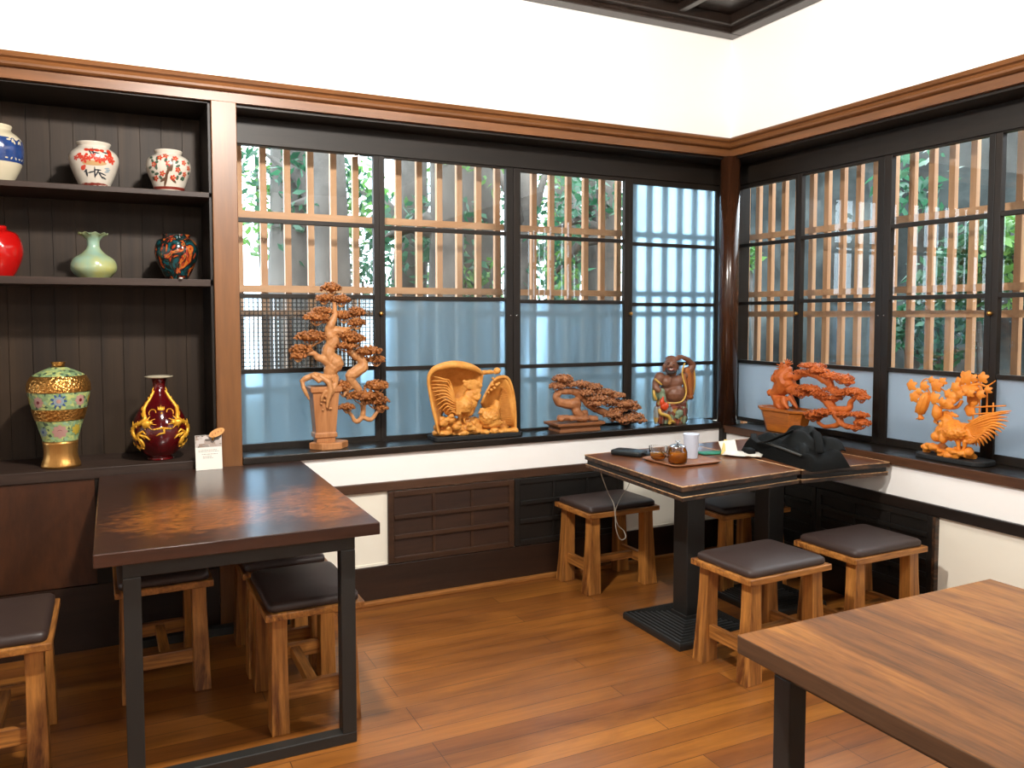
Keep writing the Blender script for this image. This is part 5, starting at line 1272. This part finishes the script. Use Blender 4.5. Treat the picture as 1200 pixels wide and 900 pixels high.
n.link(n.ramp(sx.outputs[0], [(0, lin((120,62,46))), (.3, lin((160,84,58))), (.5, lin((150,150,146))), (.65, lin((190,150,80))), (.8, lin((128,140,112))), (.92, lin((92,70,60)))], 'CONSTANT'), n.b.inputs['Base Color']); M['robe'] = n.m
M['ochre'] = plain('yellow_ochre_glaze', (216,172,78), .3); M['vermil'] = plain('vermilion_glaze', (216,74,34), .3); M['sage'] = plain('grey_green_glaze', (128,146,118), .35); M['robeside'] = plain('brown_orange_robe', (170,100,50), .4, bump=.2, bscale=60)
def robe(g):
    for X, Y, r in [(190,540,(80,56,80)),(400,560,(70,56,70)),(290,560,(120,56,80))]: BU(g, X, Y, r, -.02, .1)
    for X, Y, r in [(180,760,(82,64,62)),(290,770,(90,70,56)),(390,760,(82,64,62)),(180,680,(84,66,80)),(290,680,(110,76,80)),(395,680,(72,64,80)),(190,610,(76,62,62)),(390,615,(74,64,50)),(290,640,(110,84,56))]: BU(g, X, Y, r, .01, .15)
    for X in range(130, 450, 32): TU(g, [(X,640,15,.05),(X+6,730,17,.055),(X,812,15,.05)])
    TU(g, [(120,640,14,.03),(112,730,16,.03),(120,815,14,.03)])
    BU(g, 290,805,(150,80,24),.0,.02)
carve('robe', t, robe, M['robe'], .0035)
def sleeve(g):
    TU(g, [(440,250,44,.0),(455,320,52,.0),(460,400,56,-.005),(465,470,56,-.005),(470,530,44,-.005)]); TU(g, [(505,260,22,-.01),(512,360,26,-.01),(510,450,26,-.01),(505,520,18,-.01)]); TU(g, [(415,300,20,.03),(430,400,20,.04),(440,480,20,.04)])
    BU(g, 475,540,(52,44,34),.0,.2)
carve('raised_sleeve', t, sleeve, M['robeside'], .0035)
g = MB(); TU(g, [(425,185,8,.03),(400,260,8,.045),(408,340,9,.055),(435,430,9,.065),(435,510,9,.068),(400,570,9,.075),(330,590,9,.09),(245,588,8,.085)]); TU(g, [(520,240,12,.0),(528,340,14,.0),(524,430,14,.0),(512,500,12,.0)]); TU(g, [(112,345,9,.045),(150,375,10,.06),(185,405,8,.06)]); TU(g, [(100,470,12,.035),(108,520,14,.045),(130,565,10,.045)])
obj('yellow_hems', g, M['ochre'], t)
def slv2(g):
    TU(g, [(110,440,30,.0),(112,500,34,.0),(115,570,30,.0)]); TU(g, [(175,470,36,.04),(190,540,40,.05),(200,590,30,.055)]); BU(g, 180,480,(44,30,40),.05,.2)
carve('hanging_sleeve', t, slv2, M['sage'], .0035)
g = MB(); BU(g, 215,625,(52,34,44),.075,.2); BU(g, 190,585,(28,24,44),.075,.2); TU(g, [(196,560,14,.08),(200,530,9,.075)]); obj('red_pouch', g, M['vermil'], t)
g = MB(); TU(g, [(160,660,16,.07),(175,700,18,.08),(215,712,18,.085),(255,730,20,.085),(275,770,20,.08),(262,808,16,.075)]); TU(g, [(275,770,16,.08),(320,795,14,.07)]); obj('yellow_sash', g, M['ochre'], t)
g = MB(); BU(g, 370,700,(52,24,44),.07,.3); BU(g, 345,735,(32,20,24),.075,.3); obj('green_patch', g, M['sage'], t)

M['tagw'] = plain('pale_putty', (214,210,200), .6)
def spot(px, py, parent, **pl):
    q = on(px, py, **pl); g = MB(); g.ball(q, (.010,.006,.004), 1, .2)
    obj('putty_dab', g, M['tagw'], parent)
for o in list(COL.objects):
    if o.parent: continue
    lb = o.get('label', '')
    for key, px, py, pl in (('red blossom', 115, 219, {'z': 2.031}), ('scattered red', 199, 224, {'z': 2.031}), ('pale green squat', 101, 325, {'z': 1.635}), ('dark glossy jar', 212, 326, {'z': 1.635}), ('maroon bottle', 202, 536, {'z': .806}), ('tall gold and green', 94, 528, {'z': .806}), ('tall pale carved', 388, 525, {'z': .803})):
        if lb.startswith(key) or key in lb: spot(px, py, o, **pl)

# ================================================================== light
w = bpy.data.worlds.new('sky'); S.world = w; w.use_nodes = True
nt = w.node_tree; bg = nt.nodes['Background']
tc = nt.nodes.new('ShaderNodeTexCoord'); sep = nt.nodes.new('ShaderNodeSeparateXYZ'); rp = nt.nodes.new('ShaderNodeValToRGB')
nt.links.new(tc.outputs['Generated'], sep.inputs[0]); nt.links.new(sep.outputs['Z'], rp.inputs['Fac'])
rp.color_ramp.elements[0].position = 0; rp.color_ramp.elements[0].color = (.58,.70,.80,1)
rp.color_ramp.elements[1].position = .5; rp.color_ramp.elements[1].color = (.84,.94,1.0,1)
nt.links.new(rp.outputs['Color'], bg.inputs['Color']); bg.inputs['Strength'].default_value = 8.0
def lamp(name, loc, size, power, col=(1,.95,.88)):
    ld = bpy.data.lights.new(name, 'POINT'); ld.shadow_soft_size = size; ld.energy = power; ld.color = col
    o = bpy.data.objects.new(name, ld); COL.objects.link(o); o.location = loc
    return o
lamp('ceiling_or_fill_lamp', (-2.90,-1.80,2.76), .07, 205)
lamp('ceiling_or_fill_lamp', (-1.45,-3.00,3.03), .12, 105)
lamp('ceiling_or_fill_lamp', (-3.00,-5.20,2.80), .15, 60)  # unseen fill lamp, added behind the camera to brighten the room
